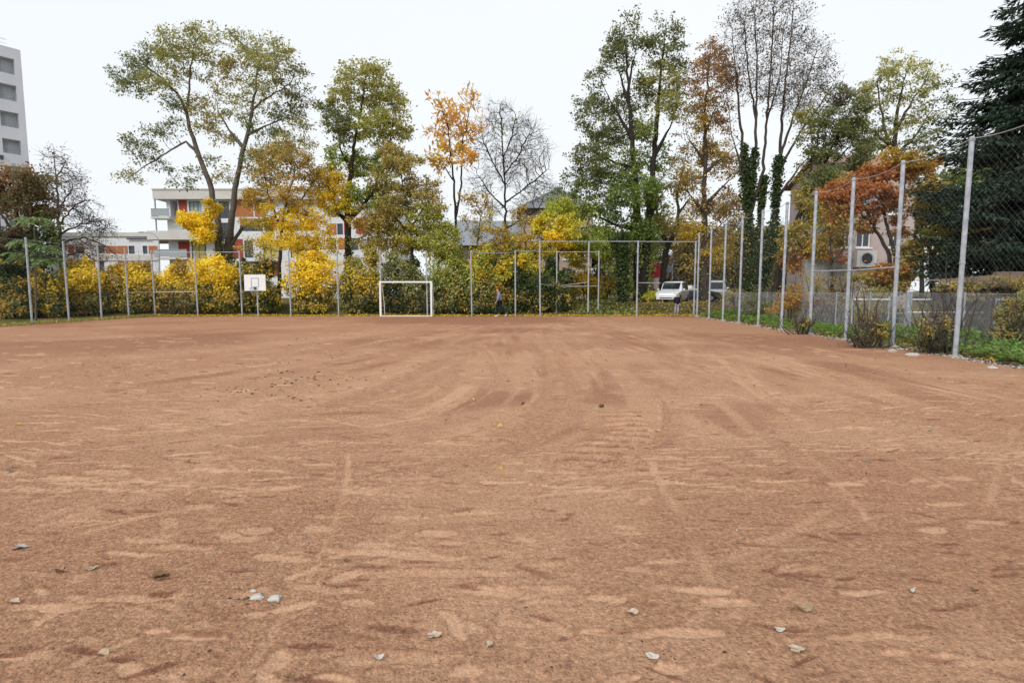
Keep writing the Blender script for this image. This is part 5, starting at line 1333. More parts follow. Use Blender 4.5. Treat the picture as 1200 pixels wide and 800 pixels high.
# ---- spruce
def spruce(name, label, cat, px, Y, height, rad, seed):
    r = np.random.default_rng(seed)
    base = np.array([onz(px, Y)[0], Y, 0.])
    t = thing(name, label, cat, base)
    mb = MB(); mb.tube([(0, 0, -.1), (0, 0, height * .5), (0, 0, height - .2)], [.32, .2, .02], 9); mb.put('trunk', M['bark_dark'], t)
    bm_ = MB(); P = []; D = []; Nn = []; Ls = []
    z = .9
    while z < height - .4:
        f = 1 - z / height
        n = int(5 + 7 * f ** .6)
        L0 = min(rad * (f ** .8), 3.9) * (1.0 if z > 3 else .75 + .08 * z)
        for k in range(n):
            az = r.uniform(0, 2 * math.pi); L_ = L0 * r.uniform(.62, 1.12) + .25
            d = np.array([math.cos(az), math.sin(az), 0]); zz = z + r.uniform(-.25, .25)
            pts = []
            ns = max(4, int(L_ / .22))
            for i in range(ns + 1):
                q = i / ns
                pts.append(np.array([0, 0, zz]) + d * L_ * q + np.array([0, 0, L_ * (-.42 * q + .34 * q ** 2.6) + .12 * f]))
            bm_.tube(pts[::max(1, ns // 5)], .018, 3, False)
            side = np.array([-d[1], d[0], 0])
            for i in range(1, ns + 1):
                q = i / ns; tg = unit(pts[i] - pts[i - 1])
                wdt = .75 * L_ * (q ** .35) * (1.06 - q) + .12
                m = int(5 + 16 * wdt)
                for j in range(m):
                    sg = r.choice((-1, 1)); u_ = r.uniform(0, 1); 
                    p = pts[i] - tg * r.uniform(0, .2) + side * sg * wdt * u_ * .8 + np.array([0, 0, -.06 - .30 * u_ * wdt - .1 * r.random()])
                    P.append(p); D.append(unit(side * sg * .8 * r.random() + tg * .6 + np.array([0, 0, -.75 * r.random() + .05]) + r.normal(0, .15, 3))); Nn.append(r.normal(0, .6, 3) + [0, 0, 1]); Ls.append(r.uniform(.16, .34))
        z += .42 + .28 * f
    for j in range(300):
        zz = height - r.random() ** 1.5 * 1.4; az = r.uniform(0, 6.28)
        P.append(np.array([0, 0, zz])); D.append(unit(np.array([math.cos(az), math.sin(az), .5]))); Nn.append([0, 0, 1]); Ls.append(.25)
    bm_.put('branch', M['bark_dark'], t)
    P = np.array(P); m = len(P); Ls = np.array(Ls)
    put_leaves('crown', P, np.array(D), unit(np.array(Nn)), Ls, Ls * .34, pal_cols(r, 'spruce', m), t, np.zeros(3), mat=M['needle'])
spruce('spruce_tree', 'very dark tall spruce with drooping boughs at the right edge', 'tree', 1192, 24.5, 17.0, 6.2, 41)

# ---- shrubs
def shrub(name, label, cat, Y, blobs, seed, n=5200, L_=.13, W_=.085, group=None, base_px=None, stems=10, base_z=None, twig=0, depth=1.0, mat='bark_dark', under=None):
    r = np.random.default_rng(seed); s = mpp(Y)
    px = base_px if base_px is not None else blobs[0][0]
    z0 = float(th(0, Y)) if base_z is None else base_z
    base = np.array([onz(px, Y, z0)[0], Y, z0])
    t = thing(name, label, cat, base, 0, group)
    area = np.array([b[2] * b[3] for b in blobs], float); area /= area.sum()
    Ps = []; Ns = []; nm = []
    cs = []; lowk = r.uniform(.6, 1.1)
    for b, a in zip(blobs, area):
        c = at(b[0], b[1], Y + r.normal(0, .15)); rad = np.array([b[2] * s, b[2] * s * depth * .8, b[3] * s])
        cs.append(c)
        k = int(n * a)

        # leaves gather in tufts over the outside of each mass
        nt_ = max(8, k // 26); td = rand_dirs(r, nt_); tr = r.uniform(.62, 1.08, (nt_, 1))
        tc_ = td * tr
        w_ = r.integers(0, nt_, k)
        q = tc_[w_] + r.normal(0, .17, (k, 3))
        p = c + q * rad
        Ps.append(p); Ns.append(unit(td[w_] * .7 + np.array([0, 0, .5]) + r.normal(0, .5, (k, 3))))
        pal = b[4]
        tuft = r.choice(list(pal) if not isinstance(pal, str) else [pal], nt_).astype(object)
        if under is not None:                  # darker leaf colours low down paint in the hedge's inner shade
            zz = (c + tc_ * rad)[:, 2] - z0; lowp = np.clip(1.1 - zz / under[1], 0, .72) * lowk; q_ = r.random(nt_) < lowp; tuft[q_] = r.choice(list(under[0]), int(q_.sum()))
        nm += list(tuft[w_])
    P = np.concatenate(Ps); Nn = np.concatenate(Ns); nm = np.array(nm)
    ok = P[:, 2] > z0 + .03; P, Nn, nm = P[ok], Nn[ok], nm[ok]; m = len(P)
    D = unit(np.cross(Nn, rand_dirs(r, m)) + np.array([0, 0, -.25]))
    put_leaves('foliage', P, D, Nn, L_ * r.uniform(.6, 1.4, m), W_ * r.uniform(.6, 1.4, m), pal_cols(r, nm, m), t, base)
    mb = MB()
    for k in range(stems):
        c = cs[k % len(cs)]; e = c - base + r.normal(0, .35, 3) * [1, .6, 1]; f = np.array([e[0] * .35 + r.normal(0, .1), r.normal(0, .15), 0])
        mb.tube([f - [0, 0, .1], f * .5 + e * .5 + r.normal(0, .08, 3), e, e * 1.0 + [r.normal(0, .2), r.normal(0, .2), .5 + r.random() * .3]], [.028, .02, .012, .004], 4, False)
        for j in range(twig):
            q = e * r.uniform(.3, 1) + r.normal(0, .15, 3); d = rand_dirs(r, 1)[0] + [0, 0, .5]; mb.tube([q, q + d * .3, q + d * .3 + r.normal(0, .12, 3)], [.006, .004, .002], 3, False)
    mb.put('stem', M[mat], t)
    return t
YB = 38.9
hedge = [  # bottom blobs and gap shrubs get dark palettes as painted hedge shade
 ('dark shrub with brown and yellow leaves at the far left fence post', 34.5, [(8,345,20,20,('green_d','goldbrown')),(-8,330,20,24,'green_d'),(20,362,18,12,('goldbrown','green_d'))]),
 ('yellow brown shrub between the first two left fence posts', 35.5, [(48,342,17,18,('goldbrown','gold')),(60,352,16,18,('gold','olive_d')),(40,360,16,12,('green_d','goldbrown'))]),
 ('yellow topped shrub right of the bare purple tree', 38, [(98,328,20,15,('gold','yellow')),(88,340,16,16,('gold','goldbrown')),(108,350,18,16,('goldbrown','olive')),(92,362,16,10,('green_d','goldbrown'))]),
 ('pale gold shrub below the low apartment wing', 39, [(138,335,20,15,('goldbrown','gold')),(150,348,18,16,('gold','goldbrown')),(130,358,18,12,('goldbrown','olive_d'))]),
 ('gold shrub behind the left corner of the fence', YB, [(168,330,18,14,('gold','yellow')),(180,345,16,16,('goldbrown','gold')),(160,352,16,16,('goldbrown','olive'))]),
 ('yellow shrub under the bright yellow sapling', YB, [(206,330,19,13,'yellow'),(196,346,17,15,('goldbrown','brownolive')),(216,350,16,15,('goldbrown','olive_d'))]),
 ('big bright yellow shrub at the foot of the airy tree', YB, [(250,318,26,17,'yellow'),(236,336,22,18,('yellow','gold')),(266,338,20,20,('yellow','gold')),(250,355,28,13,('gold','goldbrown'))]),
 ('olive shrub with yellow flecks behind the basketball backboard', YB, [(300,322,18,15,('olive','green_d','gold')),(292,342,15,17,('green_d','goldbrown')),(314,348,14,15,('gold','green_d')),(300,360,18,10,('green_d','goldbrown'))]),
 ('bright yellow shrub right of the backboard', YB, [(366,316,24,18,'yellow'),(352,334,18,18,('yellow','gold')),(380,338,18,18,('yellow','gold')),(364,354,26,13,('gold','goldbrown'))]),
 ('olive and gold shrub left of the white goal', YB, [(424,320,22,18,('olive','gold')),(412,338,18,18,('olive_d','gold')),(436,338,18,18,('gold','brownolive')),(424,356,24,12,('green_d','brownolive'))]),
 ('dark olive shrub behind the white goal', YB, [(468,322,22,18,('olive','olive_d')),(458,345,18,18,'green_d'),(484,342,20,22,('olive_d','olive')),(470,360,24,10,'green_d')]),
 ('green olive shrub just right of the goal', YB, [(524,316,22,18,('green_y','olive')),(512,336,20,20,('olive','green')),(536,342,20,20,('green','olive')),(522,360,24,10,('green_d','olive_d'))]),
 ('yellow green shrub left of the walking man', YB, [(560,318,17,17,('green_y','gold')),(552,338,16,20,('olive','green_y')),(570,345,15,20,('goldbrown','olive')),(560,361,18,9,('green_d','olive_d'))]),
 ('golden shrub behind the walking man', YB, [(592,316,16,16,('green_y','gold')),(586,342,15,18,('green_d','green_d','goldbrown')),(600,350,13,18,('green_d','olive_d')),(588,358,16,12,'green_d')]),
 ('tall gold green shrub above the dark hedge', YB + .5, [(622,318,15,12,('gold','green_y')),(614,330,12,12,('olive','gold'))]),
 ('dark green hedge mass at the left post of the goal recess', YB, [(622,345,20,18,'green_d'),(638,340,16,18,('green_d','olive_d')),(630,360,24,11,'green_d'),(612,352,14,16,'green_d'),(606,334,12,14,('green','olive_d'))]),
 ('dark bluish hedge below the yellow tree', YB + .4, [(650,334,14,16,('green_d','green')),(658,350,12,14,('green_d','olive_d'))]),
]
for k, (lab, Y, bl) in enumerate(hedge):
    r = np.random.default_rng(500 + k)         # stray upright sprays break the outline
    top = min(b[1] - b[3] for b in bl); xs_ = [b[0] for b in bl]
    bl = [(b[0] + r.normal(0, 1.5), b[1] + r.normal(0, 2), b[2] * r.uniform(.8, 1.1), b[3] * r.uniform(.85, 1.1), b[4]) for b in bl] + [(r.uniform(min(xs_) - 8, max(xs_) + 8), top + r.uniform(-7, 9), r.uniform(5, 9), r.uniform(6, 11), bl[r.integers(0, 2)][4]) for j in range(3)]
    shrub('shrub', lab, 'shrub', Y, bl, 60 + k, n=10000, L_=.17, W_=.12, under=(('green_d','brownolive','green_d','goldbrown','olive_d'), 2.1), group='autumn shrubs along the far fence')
low = [
 ('gold shrub behind the recess, left of the tall middle post', 42.5, [(682,330,16,12,('gold','goldbrown')),(668,338,14,9,('olive','green_y'))]),
 ('olive gold bush right of the tall middle post', 43, [(708,334,13,11,('goldbrown','olive')),(698,342,12,8,('gold','olive'))]),
 ('yellow green bush at the foot of the advertising column', 43.4, [(764,347,12,5,('gold','green_y')),(757,349,9,5,('olive','gold')),(771,347,8,6,('goldbrown','olive'))]),
]
for k, (lab, Y, bl) in enumerate(low): shrub('shrub', lab, 'shrub', Y, bl, 90 + k, n=4200, L_=.16, W_=.11, group='low shrubs behind the goal recess')
right = [
 ('bramble tangle hanging over the shed roof at the right', 18.6, [(1120,336,22,6,('olive_d','brownolive')),(1160,330,24,7,('brownolive','greybrown')),(1195,334,20,8,('olive_d','goldbrown')),(1140,346,20,6,('greybrown','brownolive'))], 2600, 14, 5),
 ('brown shrub in front of the concrete wall panel', 29.6, [(952,330,16,14,('brownolive','goldbrown')),(975,336,16,12,('redbrown','brownolive')),(995,330,12,12,('olive_d','brownolive'))], 1900, 14, 5),
 ('brown leafless bush at the foot of the third tall post', 16.4, [(1018,378,14,14,('brownolive','greybrown')),(1030,388,12,10,('goldbrown','brownolive')),(1008,390,10,10,('olive_d','greybrown'))], 1500, 26, 7),
 ('dry brown bush with a dark green base between the two nearest posts', 15.0, [(1098,385,16,20,('greybrown','brownolive')),(1090,400,16,8,'green_d'),(1104,366,12,14,'greybrown')], 1100, 30, 9),
 ('yellow green vine bush on the chain link fence at the right edge', 15.4, [(1183,368,14,18,('brownolive','olive')),(1176,388,16,14,('olive_d','brownolive')),(1200,360,14,22,('olive','brownolive'))], 2600, 24, 8),
 ('grey brown bush by the chain link fence behind the sixth post', 21.5, [(937,379,7,5,('greybrown','olive_d')),(946,377,7,5,('brownolive','greybrown'))], 700, 12, 4),
]
for k, (lab, Y, bl, n, st, tw) in enumerate(right): shrub('bush', lab, 'bush', Y, bl, 100 + k, n=n, L_=.075, W_=.05, stems=st, twig=tw, base_z=0., depth=.8, mat='bark')
# plants in the gardens behind the mesh
gar = [(1085,374,'olive shrub in the garden behind the ladder gate',23,('olive','brownolive')),(1130,374,'grey green garden shrub behind the lower pipe rail',22,('olive_d','nettle')),(1020,352,'yellowing garden shrub left of the ladder gate',25,('goldbrown','olive')),
       (975,354,'reddish garden shrub in front of the garage',27,('redbrown','brownolive')),(925,350,'golden shrub beyond the mesh left of the garage',29,('goldbrown','rust')),(890,352,'dark shrub beyond the mesh under the ivy stems',33,('olive_d','greybrown')),(1155,366,'pale dry garden shrub under the shed roof',21.5,('brownolive','greybrown')),(862,352,'brown shrub beyond the mesh near the far corner',38,('greybrown','brownolive'))]
for k, (x, y, lab, Y, pal) in enumerate(gar):
    shrub('garden_shrub', lab, 'shrub', Y, [(x,y,22,12,pal),(x-14,y+8,16,10,pal),(x+14,y+6,18,10,pal),(x+4,y-8,14,9,pal)], 120 + k, n=2200, L_=.1, W_=.065, base_z=0., stems=8, group='shrubs in the gardens behind the chain link fence')

# ---- far trees that close the view, each its own
far = [(700,300,70,('olive_d','greybrown')),(765,292,66,('greybrown','olive_d')),(790,298,72,'greybrown'),(812,303,64,('brownolive','greybrown')),(845,300,70,'greybrown'),(868,305,62,('brownolive','greybrown')),(905,300,66,('brownolive','olive')),(935,300,58,('goldbrown','olive_d')),(970,290,60,('olive_d','brownolive')),
       (735,312,58,('olive','green')),(590,318,64,('olive_d','greybrown')),(1120,235,46,('olive_d','green')),(1165,200,48,('olive_d','green')),(1080,250,50,('olive_d','brownolive')),(1010,330,45,('brownolive','olive'))]
fl = ['olive tree far behind the gap right of the pinkish house','misty brown tree far behind the advertising column','brown haze of twigs far above the parked white car','golden far tree above the parked cars','grey brown far tree right of the parked cars','gold far tree behind the ivy clad stems','far olive tree right of the ivy clad stems','gold olive far tree behind the garage','dark far tree left of the rose house',
      'green far tree left of the advertising column','dark far tree behind the bare tree','dark green far tree behind the spruce tips','dark green far tree inside the spruce outline','dark tree right of the rose house','brown far tree behind the garage roof']
for k, ((x, y, Y, pal), lab) in enumerate(zip(far, fl)):
    r = np.random.default_rng(200 + k); gy = 341 - 3
    rx = 20 if Y > 55 else 28
    tree('far_tree', lab, 'tree', Y, [[(x,B,.2),(x + r.uniform(-2,2),y+8,.14),(x + r.uniform(-4,4),y-22,.06)]],
         [(x,y-24,rx,13,pal),(x-rx*.6,y-8,rx*.8,13,pal),(x+rx*.6,y-6,rx*.8,13,pal),(x,y+8,rx,12,pal),(x+4,y+22,rx,9,pal)], 200 + k, .26, .18, per=34, spread=.6, att=.4, step=.6, tip=.014, group='trees far behind the pitch')

for k, (x, px_w, pal, lab) in enumerate(((795, 30, ('greybrown','brownolive'), 'long grey brown far hedge behind the parked cars'), (850, 30, ('greybrown','olive_d'), 'far hedge seen between the far right fence posts'), (905, 30, ('brownolive','greybrown'), 'far hedge behind the ivy clad stems'), (960, 30, ('olive_d','brownolive'), 'far hedge behind the concrete wall panel'), (725, 26, ('olive_d','greybrown'), 'dull far hedge behind the ivy wrapped stump'), (1020, 30, ('brownolive','olive'), 'far hedge left of the rose house foot'))):
    shrub('far_hedge', lab, 'hedge', 63, [(x - 16, 326, px_w * .6, 13, pal), (x + 16, 324, px_w * .6, 14, pal), (x, 332, px_w, 12, pal), (x + 2, 316, px_w * .5, 9, pal)], 160 + k, n=3600, L_=.34, W_=.25, base_z=.8, stems=5, group='far hedges beyond the road')
# ---- ground cover that nobody could count
def cover(name, label, cat, pts, h, pal, L_, W_, seed, up=.5, kind='stuff', nz=.6):
    r = np.random.default_rng(seed); m = len(pts)
    P = pts.copy(); P[:, 2] += r.random(m) * h
    Nn = unit(r.normal(0, nz, (m, 3)) + [0, 0, 1]); D = unit(r.normal(0, 1, (m, 3)) * [1, 1, .4] + [0, 0, up])
    V, F, c = leaf_arrays(P, D, Nn, L_ * r.uniform(.6, 1.4, m), W_ * r.uniform(.6, 1.4, m), pal_cols(r, r.choice(list(pal), m), m))
    return tag(put(name, V, F, M['leaf'], col=c), label, cat, kind=kind)
r = np.random.default_rng(5)
m = 26000; y = 9.5 + 30 * r.random(m) ** 1.5; f = r.random(m); x = right_x(y) + .25 + f * (cl_x(y) - right_x(y) - .1)
cl_n = fbm(x * .7, y * .7, 15); ok = cl_n > .40; x, y, cl_n = x[ok], y[ok], cl_n[ok]
cover('nettles', 'bright green low weeds between the tall posts and the chain link fence', 'weeds', np.stack([x, y, np.maximum(0, (cl_n - .40) * 1.4) - .02], -1), .10, ('nettle', 'nettle', 'green'), .10, .075, 6, .3)
m = 7000; y = 9.5 + 30 * r.random(m); x = right_x(y) + r.random(m) * 3.5
cover('dry_litter', 'dry brown stalks and leaves along the right fence', 'leaf litter', np.stack([x, y, np.full(m, 0.)], -1), .05, ('greybrown', 'goldbrown', 'brownolive'), .10, .05, 8, .1)
m = 9000; x = r.uniform(-25, 13, m); y = BACK + r.normal(.25, .16, m)
cover('leaf_litter', 'line of fallen yellow leaves along the far fence', 'leaf litter', np.stack([x, y, th(x, y) + .0], -1), .05, ('gold', 'goldbrown', 'yellow', 'brownolive'), .13, .10, 9, .0, nz=.3)
m = 2200; y = r.uniform(24, 37, m); x = left_x(y) + r.normal(0, .25, m)
cover('grass_verge', 'grassy leaf strewn edge along the left fence', 'grass', np.stack([x, y, np.full(m, 0.)], -1), .08, ('olive', 'goldbrown', 'green'), .13, .06, 10, .6)
m = 14000; x = r.uniform(.5, 15, m); y = BACK + .4 + 8 * r.random(m) ** 1.2
gsel = (x < 8.6 + r.normal(0, .6, m)) & (x > 4.5 + r.normal(0, .6, m))
P = np.stack([x, y, th(x, y) - .01], -1)
cover('ivy_groundcover', 'dark green ground cover on the bank behind the goal recess', 'ground cover', P[gsel], .22, ('green', 'green_d', 'olive_d', 'brownolive'), .17, .12, 11, .3)
cover('leaf_carpet', 'carpet of brown and gold leaves on the bank below the parked car', 'leaf litter', P[~gsel], .04, ('goldbrown', 'brownolive', 'greybrown', 'greybrown', 'brownolive'), .16, .11, 12, .0, nz=.3)
m = 900; y = 3 + 33 * r.random(m) ** .8; x = r.uniform(-1, 1, m) * np.minimum(y * 1.0 + 1, 24); ok = (x < right_x(y) - .3) & (x > left_x(y)) & (r.random(m) < .35 + .65 * (y > 12)); 
# ------------------------------------------------------------------ goal, backboard, street things
GX0, GX1 = onz(445.2, BACK - .35)[0], onz(506.8, BACK - .35)[0]
GL = thing('football_goal', 'small white football goal in front of the far fence', 'goal', ((GX0 + GX1) / 2, BACK - .35, 0))
hw = (GX1 - GX0) / 2; gh = at(476, 329.5, BACK - .35)[2]; tk = .12
for sx in (-1, 1):
    mb = MB(); mb.box(sx * hw - tk * (sx > 0) - 0 * tk, -.06, -.05, sx * hw + tk * (sx < 0), .06, gh - .1); mb.put('upright', M['white_paint'], GL)
mb = MB(); mb.box(-hw - .003, -.063, gh - .1, hw + .003, .063, gh); mb.put('crossbar', M['white_paint'], GL)
for sx in (-1, 1):
    x = sx * (hw - .05); mb = MB(); mb.tube([(x, .06, gh - .06), (x, .55, gh - .12), (x - sx * .02, 1.0, .9), (x - sx * .02, 1.15, .04)], .022, 6); mb.tube([(x, .06, .04), (x - sx * .02, 1.15, .04)], .022, 6); mb.put('net_frame', M['white_paint'], GL)
mb = MB(); mb.tube([(-hw + .07, 1.15, .04), (hw - .07, 1.15, .04)], .022, 6); mb.tube([(-hw + .04, .0, .02), (hw - .04, .0, .02)], .03, 6); mb.put('ground_bar', M['white_paint'], GL)
net((-hw + .06, 1.12), (hw - .06, 1.12), .05, 1.9, .12, .003, 'goal_net', M['black_cord'], GL, np.zeros(3), .02)

YBK = BACK - .6
bc = onz(302.3, YBK)
BK = thing('basketball_hoop', 'white basketball backboard on a thin grey pole at the far left', 'basketball hoop', bc)
a0, a1 = at(286.8, 322, YBK), at(312.2, 340.5, YBK)
cx = (a0[0] + a1[0]) / 2 - bc[0]; bw = (a1[0] - a0[0]) / 2; z0, z1 = a1[2], a0[2]
mb = MB(); mb.tube([(0, .05, -.1), (0, .05, z0 + .3)], .05, 9); mb.tube([(0, .05, z0 + .3), (cx, .0, z0 + .45)], .035, 7); mb.put('pole', M['galv'], BK)
mb = MB(); mb.box(cx - bw, -.10, z0, cx + bw, -.06, z1); bd = mb.put('backboard', M['white_paint'], BK)
def frame(x0, za, x1, zb, y0, y1, t):
    mb = MB()
    mb.box(x0, y0, za, x0 + t, y1, zb); mb.box(x1 - t, y0, za, x1, y1, zb); mb.box(x0 + t, y0, za, x1 - t, y1, za + t); mb.box(x0 + t, y0, zb - t, x1 - t, y1, zb); return mb
frame(cx - .26, z0 + .22, cx + .26, z1 - .2, -.108, -.102, .045).put('target_square', M['galv_dark'], bd)
frame(cx - bw - .02, z0 - .02, cx + bw + .02, z1 + .02, -.098, -.05, .03).put('board_frame', M['galv'], bd)
mb = MB(); pts = [(cx + .225 * math.cos(t), -.36 + .225 * math.sin(t), z0 + .16) for t in np.linspace(0, 2 * math.pi, 19)]; mb.tube(pts, .016, 6, False); rg = mb.put('rim', M['dark_frame'], BK)
mb = MB(); mb.box(cx - .06, -.16, z0 + .08, cx + .06, -.11, z0 + .24); mb.put('rim_bracket', M['dark_frame'], rg)
mb = MB()
for k in range(12):
    t = 2 * math.pi * k / 12; t2 = t + .5; mb.tube([(cx + .22 * math.cos(t), -.36 + .22 * math.sin(t), z0 + .15), (cx + .13 * math.cos(t2), -.36 + .13 * math.sin(t2), z0 - .2)], .006, 3, False)
mb.put('hoop_net', M['galv_dark'], rg)

# street lamp with a curved arm far left
YL = 62
lb = onz(186.5, YL, .8)
SLm = thing('street_lamp', 'thin grey street lamp with a curved arm in front of the low apartment wing', 'street lamp', lb)
pts = [at(186.5, y, YL) - lb for y in (300, 288)] + [at(x, y, YL) - lb for x, y in ((185.5, 280), (182, 275.5), (176, 272.8), (168, 271.8))]
mb = MB(); mb.tube([np.array([0, 0, -.1])] + pts, [.09, .06, .055, .05, .045, .04, .04], 7); mb.put('pole', M['galv_dark'], SLm)
e = pts[-1]; mb = MB(); mb.sphere((e[0] - .25, e[1], e[2] - .02), (.4, .14, .08), 10, 6); mb.put('lamp_head', M['galv'], SLm)

# advertising column
YA = 45.5
ab = onz(767, YA, .8)
AD = thing('advertising_column', 'round red and white advertising column behind the far right trunks', 'advertising column', ab)
zt = at(765, 310, YA)[2] - .8; ra = 5.5 * mpp(YA)
mb = MB(); mb.lathe([(ra * 1.08, 0), (ra * 1.08, .35), (ra, .38), (ra, zt - .32)], 0, 0, 24); mb.put('shaft', M['concrete'], AD)
mb = MB(); mb.lathe([(ra * 1.12, zt - .32), (ra * 1.18, zt - .2), (ra * 1.1, zt - .08), (ra * .5, zt)], 0, 0, 24); mb.put('cap', M['ad_red'], AD)
def wrap(a0, a1, z0, z1, mat):
    V = []; F = []
    n = 8; rr = ra + .012
    for i in range(n + 1):
        a = a0 + (a1 - a0) * i / n; V += [(rr * math.cos(a), rr * math.sin(a), z0), (rr * math.cos(a), rr * math.sin(a), z1)]
    for i in range(n): F.append((2*i, 2*i+2, 2*i+3, 2*i+1))
    put('poster', V, F, M[mat], AD)
q = -math.pi / 2; H = zt - .34
for a0, a1, z0, z1, mt in ((q - 1.5, q - .1, H * .72, H, 'ad_red'), (q - .06, q + 1.5, H * .74, H, 'ad_red'), (q - 1.5, q - .5, H * .42, H * .70, 'ad_pink'), (q - .46, q + .6, H * .40, H * .72, 'ad_white'), (q + .64, q + 1.5, H * .42, H * .7, 'ad_red'), (q - 1.5, q - .2, .4, H * .39, 'ad_red'), (q - .15, q + 1.5, .4, H * .38, 'ad_white')): wrap(a0, a1, z0, z1, mt)
# traffic sign seen from behind
sb = onz(787, 46.5, .8)
TS = thing('traffic_sign', 'dark round traffic sign back on a thin pole above the white cars', 'traffic sign', sb)
zc = at(783, 315, 46.5); mb = MB(); mb.tube([(0, 0, -.1), (0, 0, zc[2] - .8 + .5)], .035, 7); mb.put('pole', M['galv'], TS)
mb = MB(); c = zc - sb; k = 20; V = [(c[0] + .34 * math.cos(2*math.pi*j/k), -.06 + d, c[2] + .34 * math.sin(2*math.pi*j/k)) for d in (0, .02) for j in range(k)]
mb.add(V, [tuple(range(k - 1, -1, -1)), tuple(range(k, 2*k))] + [(j, (j+1) % k, k + (j+1) % k, k + j) for j in range(k)]); mb.put('disc', M['slate_blue'], TS)

# ------------------------------------------------------------------ cars
def car(label, cat, loc, rz, paint, L_=3.9, Wd=1.7, Hh=1.55, van=False, name='parked_car', group='cars parked beyond the far right corner'):
    t = thing(name, label, cat, loc, rz, group)      # nose towards -y
    if van: prof = [(-.5, .42, .62, .62), (-.485, .30, .85, .85), (-.40, .22, .98, 1.0), (-.31, .2, 1.02, 1.08), (-.20, .2, 1.03, Hh * .9), (-.1, .2, 1.03, Hh * .985), (.2, .2, 1.03, Hh), (.45, .22, 1.03, Hh * .98), (.495, .3, 1.0, Hh * .93), (.5, .4, .95, 1.3)]
    else: prof = [(-.5, .40, .55, .55), (-.485, .28, .72, .72), (-.42, .2, .80, .82), (-.30, .18, .90, .93), (-.20, .18, .93, 1.02), (-.06, .18, .94, Hh * .93), (.06, .18, .95, Hh * .99), (.22, .18, .97, Hh), (.38, .2, .98, Hh * .95), (.46, .24, .98, Hh * .72), (.495, .3, .95, .98), (.5, .4, .8, .8)]
    V = []; F = []
    nr_ = 6
    for i, (f, zb, zbelt, zt_) in enumerate(prof):
        y = f * L_; taper = 1 - .10 * max(0, abs(f) - .38) / .12
        w_ = Wd / 2 * taper; wr = w_ * (.99 if zt_ - zbelt < .08 else .80)
        sec = [(w_ * .9, zb), (w_, zb + .22 * (zbelt - zb) + .05), (w_, zbelt - .06), (w_ * .965, zbelt), (wr, zt_ - .03), (wr * .82, zt_ + .0)]
        for x, z in sec: V.append((x, y, z))
        for x, z in reversed(sec): V.append((-x, y, z))
    k = nr_ * 2
    for i in range(len(prof) - 1):
        for j in range(k):
            j2 = (j + 1) % k; F.append((i*k + j, i*k + j2, (i+1)*k + j2, (i+1)*k + j))
    F.append(tuple(range(k))); F.append(tuple((len(prof)-1)*k + j for j in range(k - 1, -1, -1)))
    put('body', V, F, M[paint], t, smooth_sh=False)
    V = [np.array(v) for v in V]
    def quad_between(i, j, a, b, f0=.08, f1=.92, push=.006, lo=.1, hi=.9):
        A = V[i*k + a]; B_ = V[j*k + a]; Cc = V[j*k + b]; Dd = V[i*k + b]
        lerp = lambda p, q, f: p + (q - p) * f
        q = [lerp(lerp(A, Dd, lo), lerp(B_, Cc, lo), f0), lerp(lerp(A, Dd, lo), lerp(B_, Cc, lo), f1), lerp(lerp(A, Dd, hi), lerp(B_, Cc, hi), f1), lerp(lerp(A, Dd, hi), lerp(B_, Cc, hi), f0)]
        n_ = np.cross(q[1] - q[0], q[3] - q[0]); n_ /= np.linalg.norm(n_)
        cc = sum(q) / 4 - np.array([0, 0, .8]); 
        if np.dot(n_, np.array([cc[0], cc[1], cc[2] + .3])) < 0: n_ = -n_
        return [p + n_ * push for p in q]
    # windscreen over the two raked stations, between the pillars
    i0, i1 = (3, 4) if van else (4, 5)
    def strip(i0, i1, lo, hi, nm):
        def pt(i, s_, f): a = V[i*k + 4].copy(); a[0] = s_ * a[0] * f; a[2] += .02; return a
        A = pt(i0, 1, .9); Bq = pt(i0, -1, .9); Cc = pt(i1, -1, .9); Dd = pt(i1, 1, .9)
        q = [A + (Dd - A) * lo, Bq + (Cc - Bq) * lo, Bq + (Cc - Bq) * hi, A + (Dd - A) * hi]
        n_ = unit(np.cross(q[1] - q[0], q[3] - q[0])); n_ = n_ if n_[2] > 0 else -n_
        put(nm, [p + n_ * .035 for p in q], [(0, 1, 2, 3)], M['car_glass'], t)
    strip(i0, i1, .04, .96, 'windscreen')
    if not van: strip(8, 9, .1, .95, 'rear_window')
    ranges = [(4, 6, 'side_window')] if van else [(5, 6, 'side_window'), (6, 7, 'side_window'), (7, 8, 'side_window')]
    for i, j, nm in ranges:
        for s_ in (0, 1):
            a, b = (3, 4) if s_ == 0 else (k - 4, k - 5)
            put(nm, quad_between(i, j, a, b, .06, .94, .008, .12, .92), [(0, 1, 2, 3)], M['car_glass'], t)
    for fy in (-.31, .30):
        for s_ in (1, -1):
            mb = MB(); x0 = s_ * (Wd / 2 - .17); x1 = s_ * (Wd / 2 + .004); R_ = .31
            kk = 18; W3 = []
            for x in (x0, x1):
                for j in range(kk): W3.append((x, fy * L_ + R_ * math.cos(2*math.pi*j/kk), R_ + R_ * math.sin(2*math.pi*j/kk)))
            mb.add(W3, [tuple(range(kk)), tuple(range(2*kk - 1, kk - 1, -1))] + [(j, (j+1) % kk, kk + (j+1) % kk, kk + j) for j in range(kk)])
            wh = mb.put('wheel', M['rubber'], t)
            mb = MB(); W3 = [(x1 + s_ * .012, fy * L_ + .19 * math.cos(2*math.pi*j/kk), R_ + .19 * math.sin(2*math.pi*j/kk)) for j in range(kk)]
            mb.add(W3, [tuple(range(kk))]); mb.put('rim', M['rim'], wh)
    fy = -.5 * L_
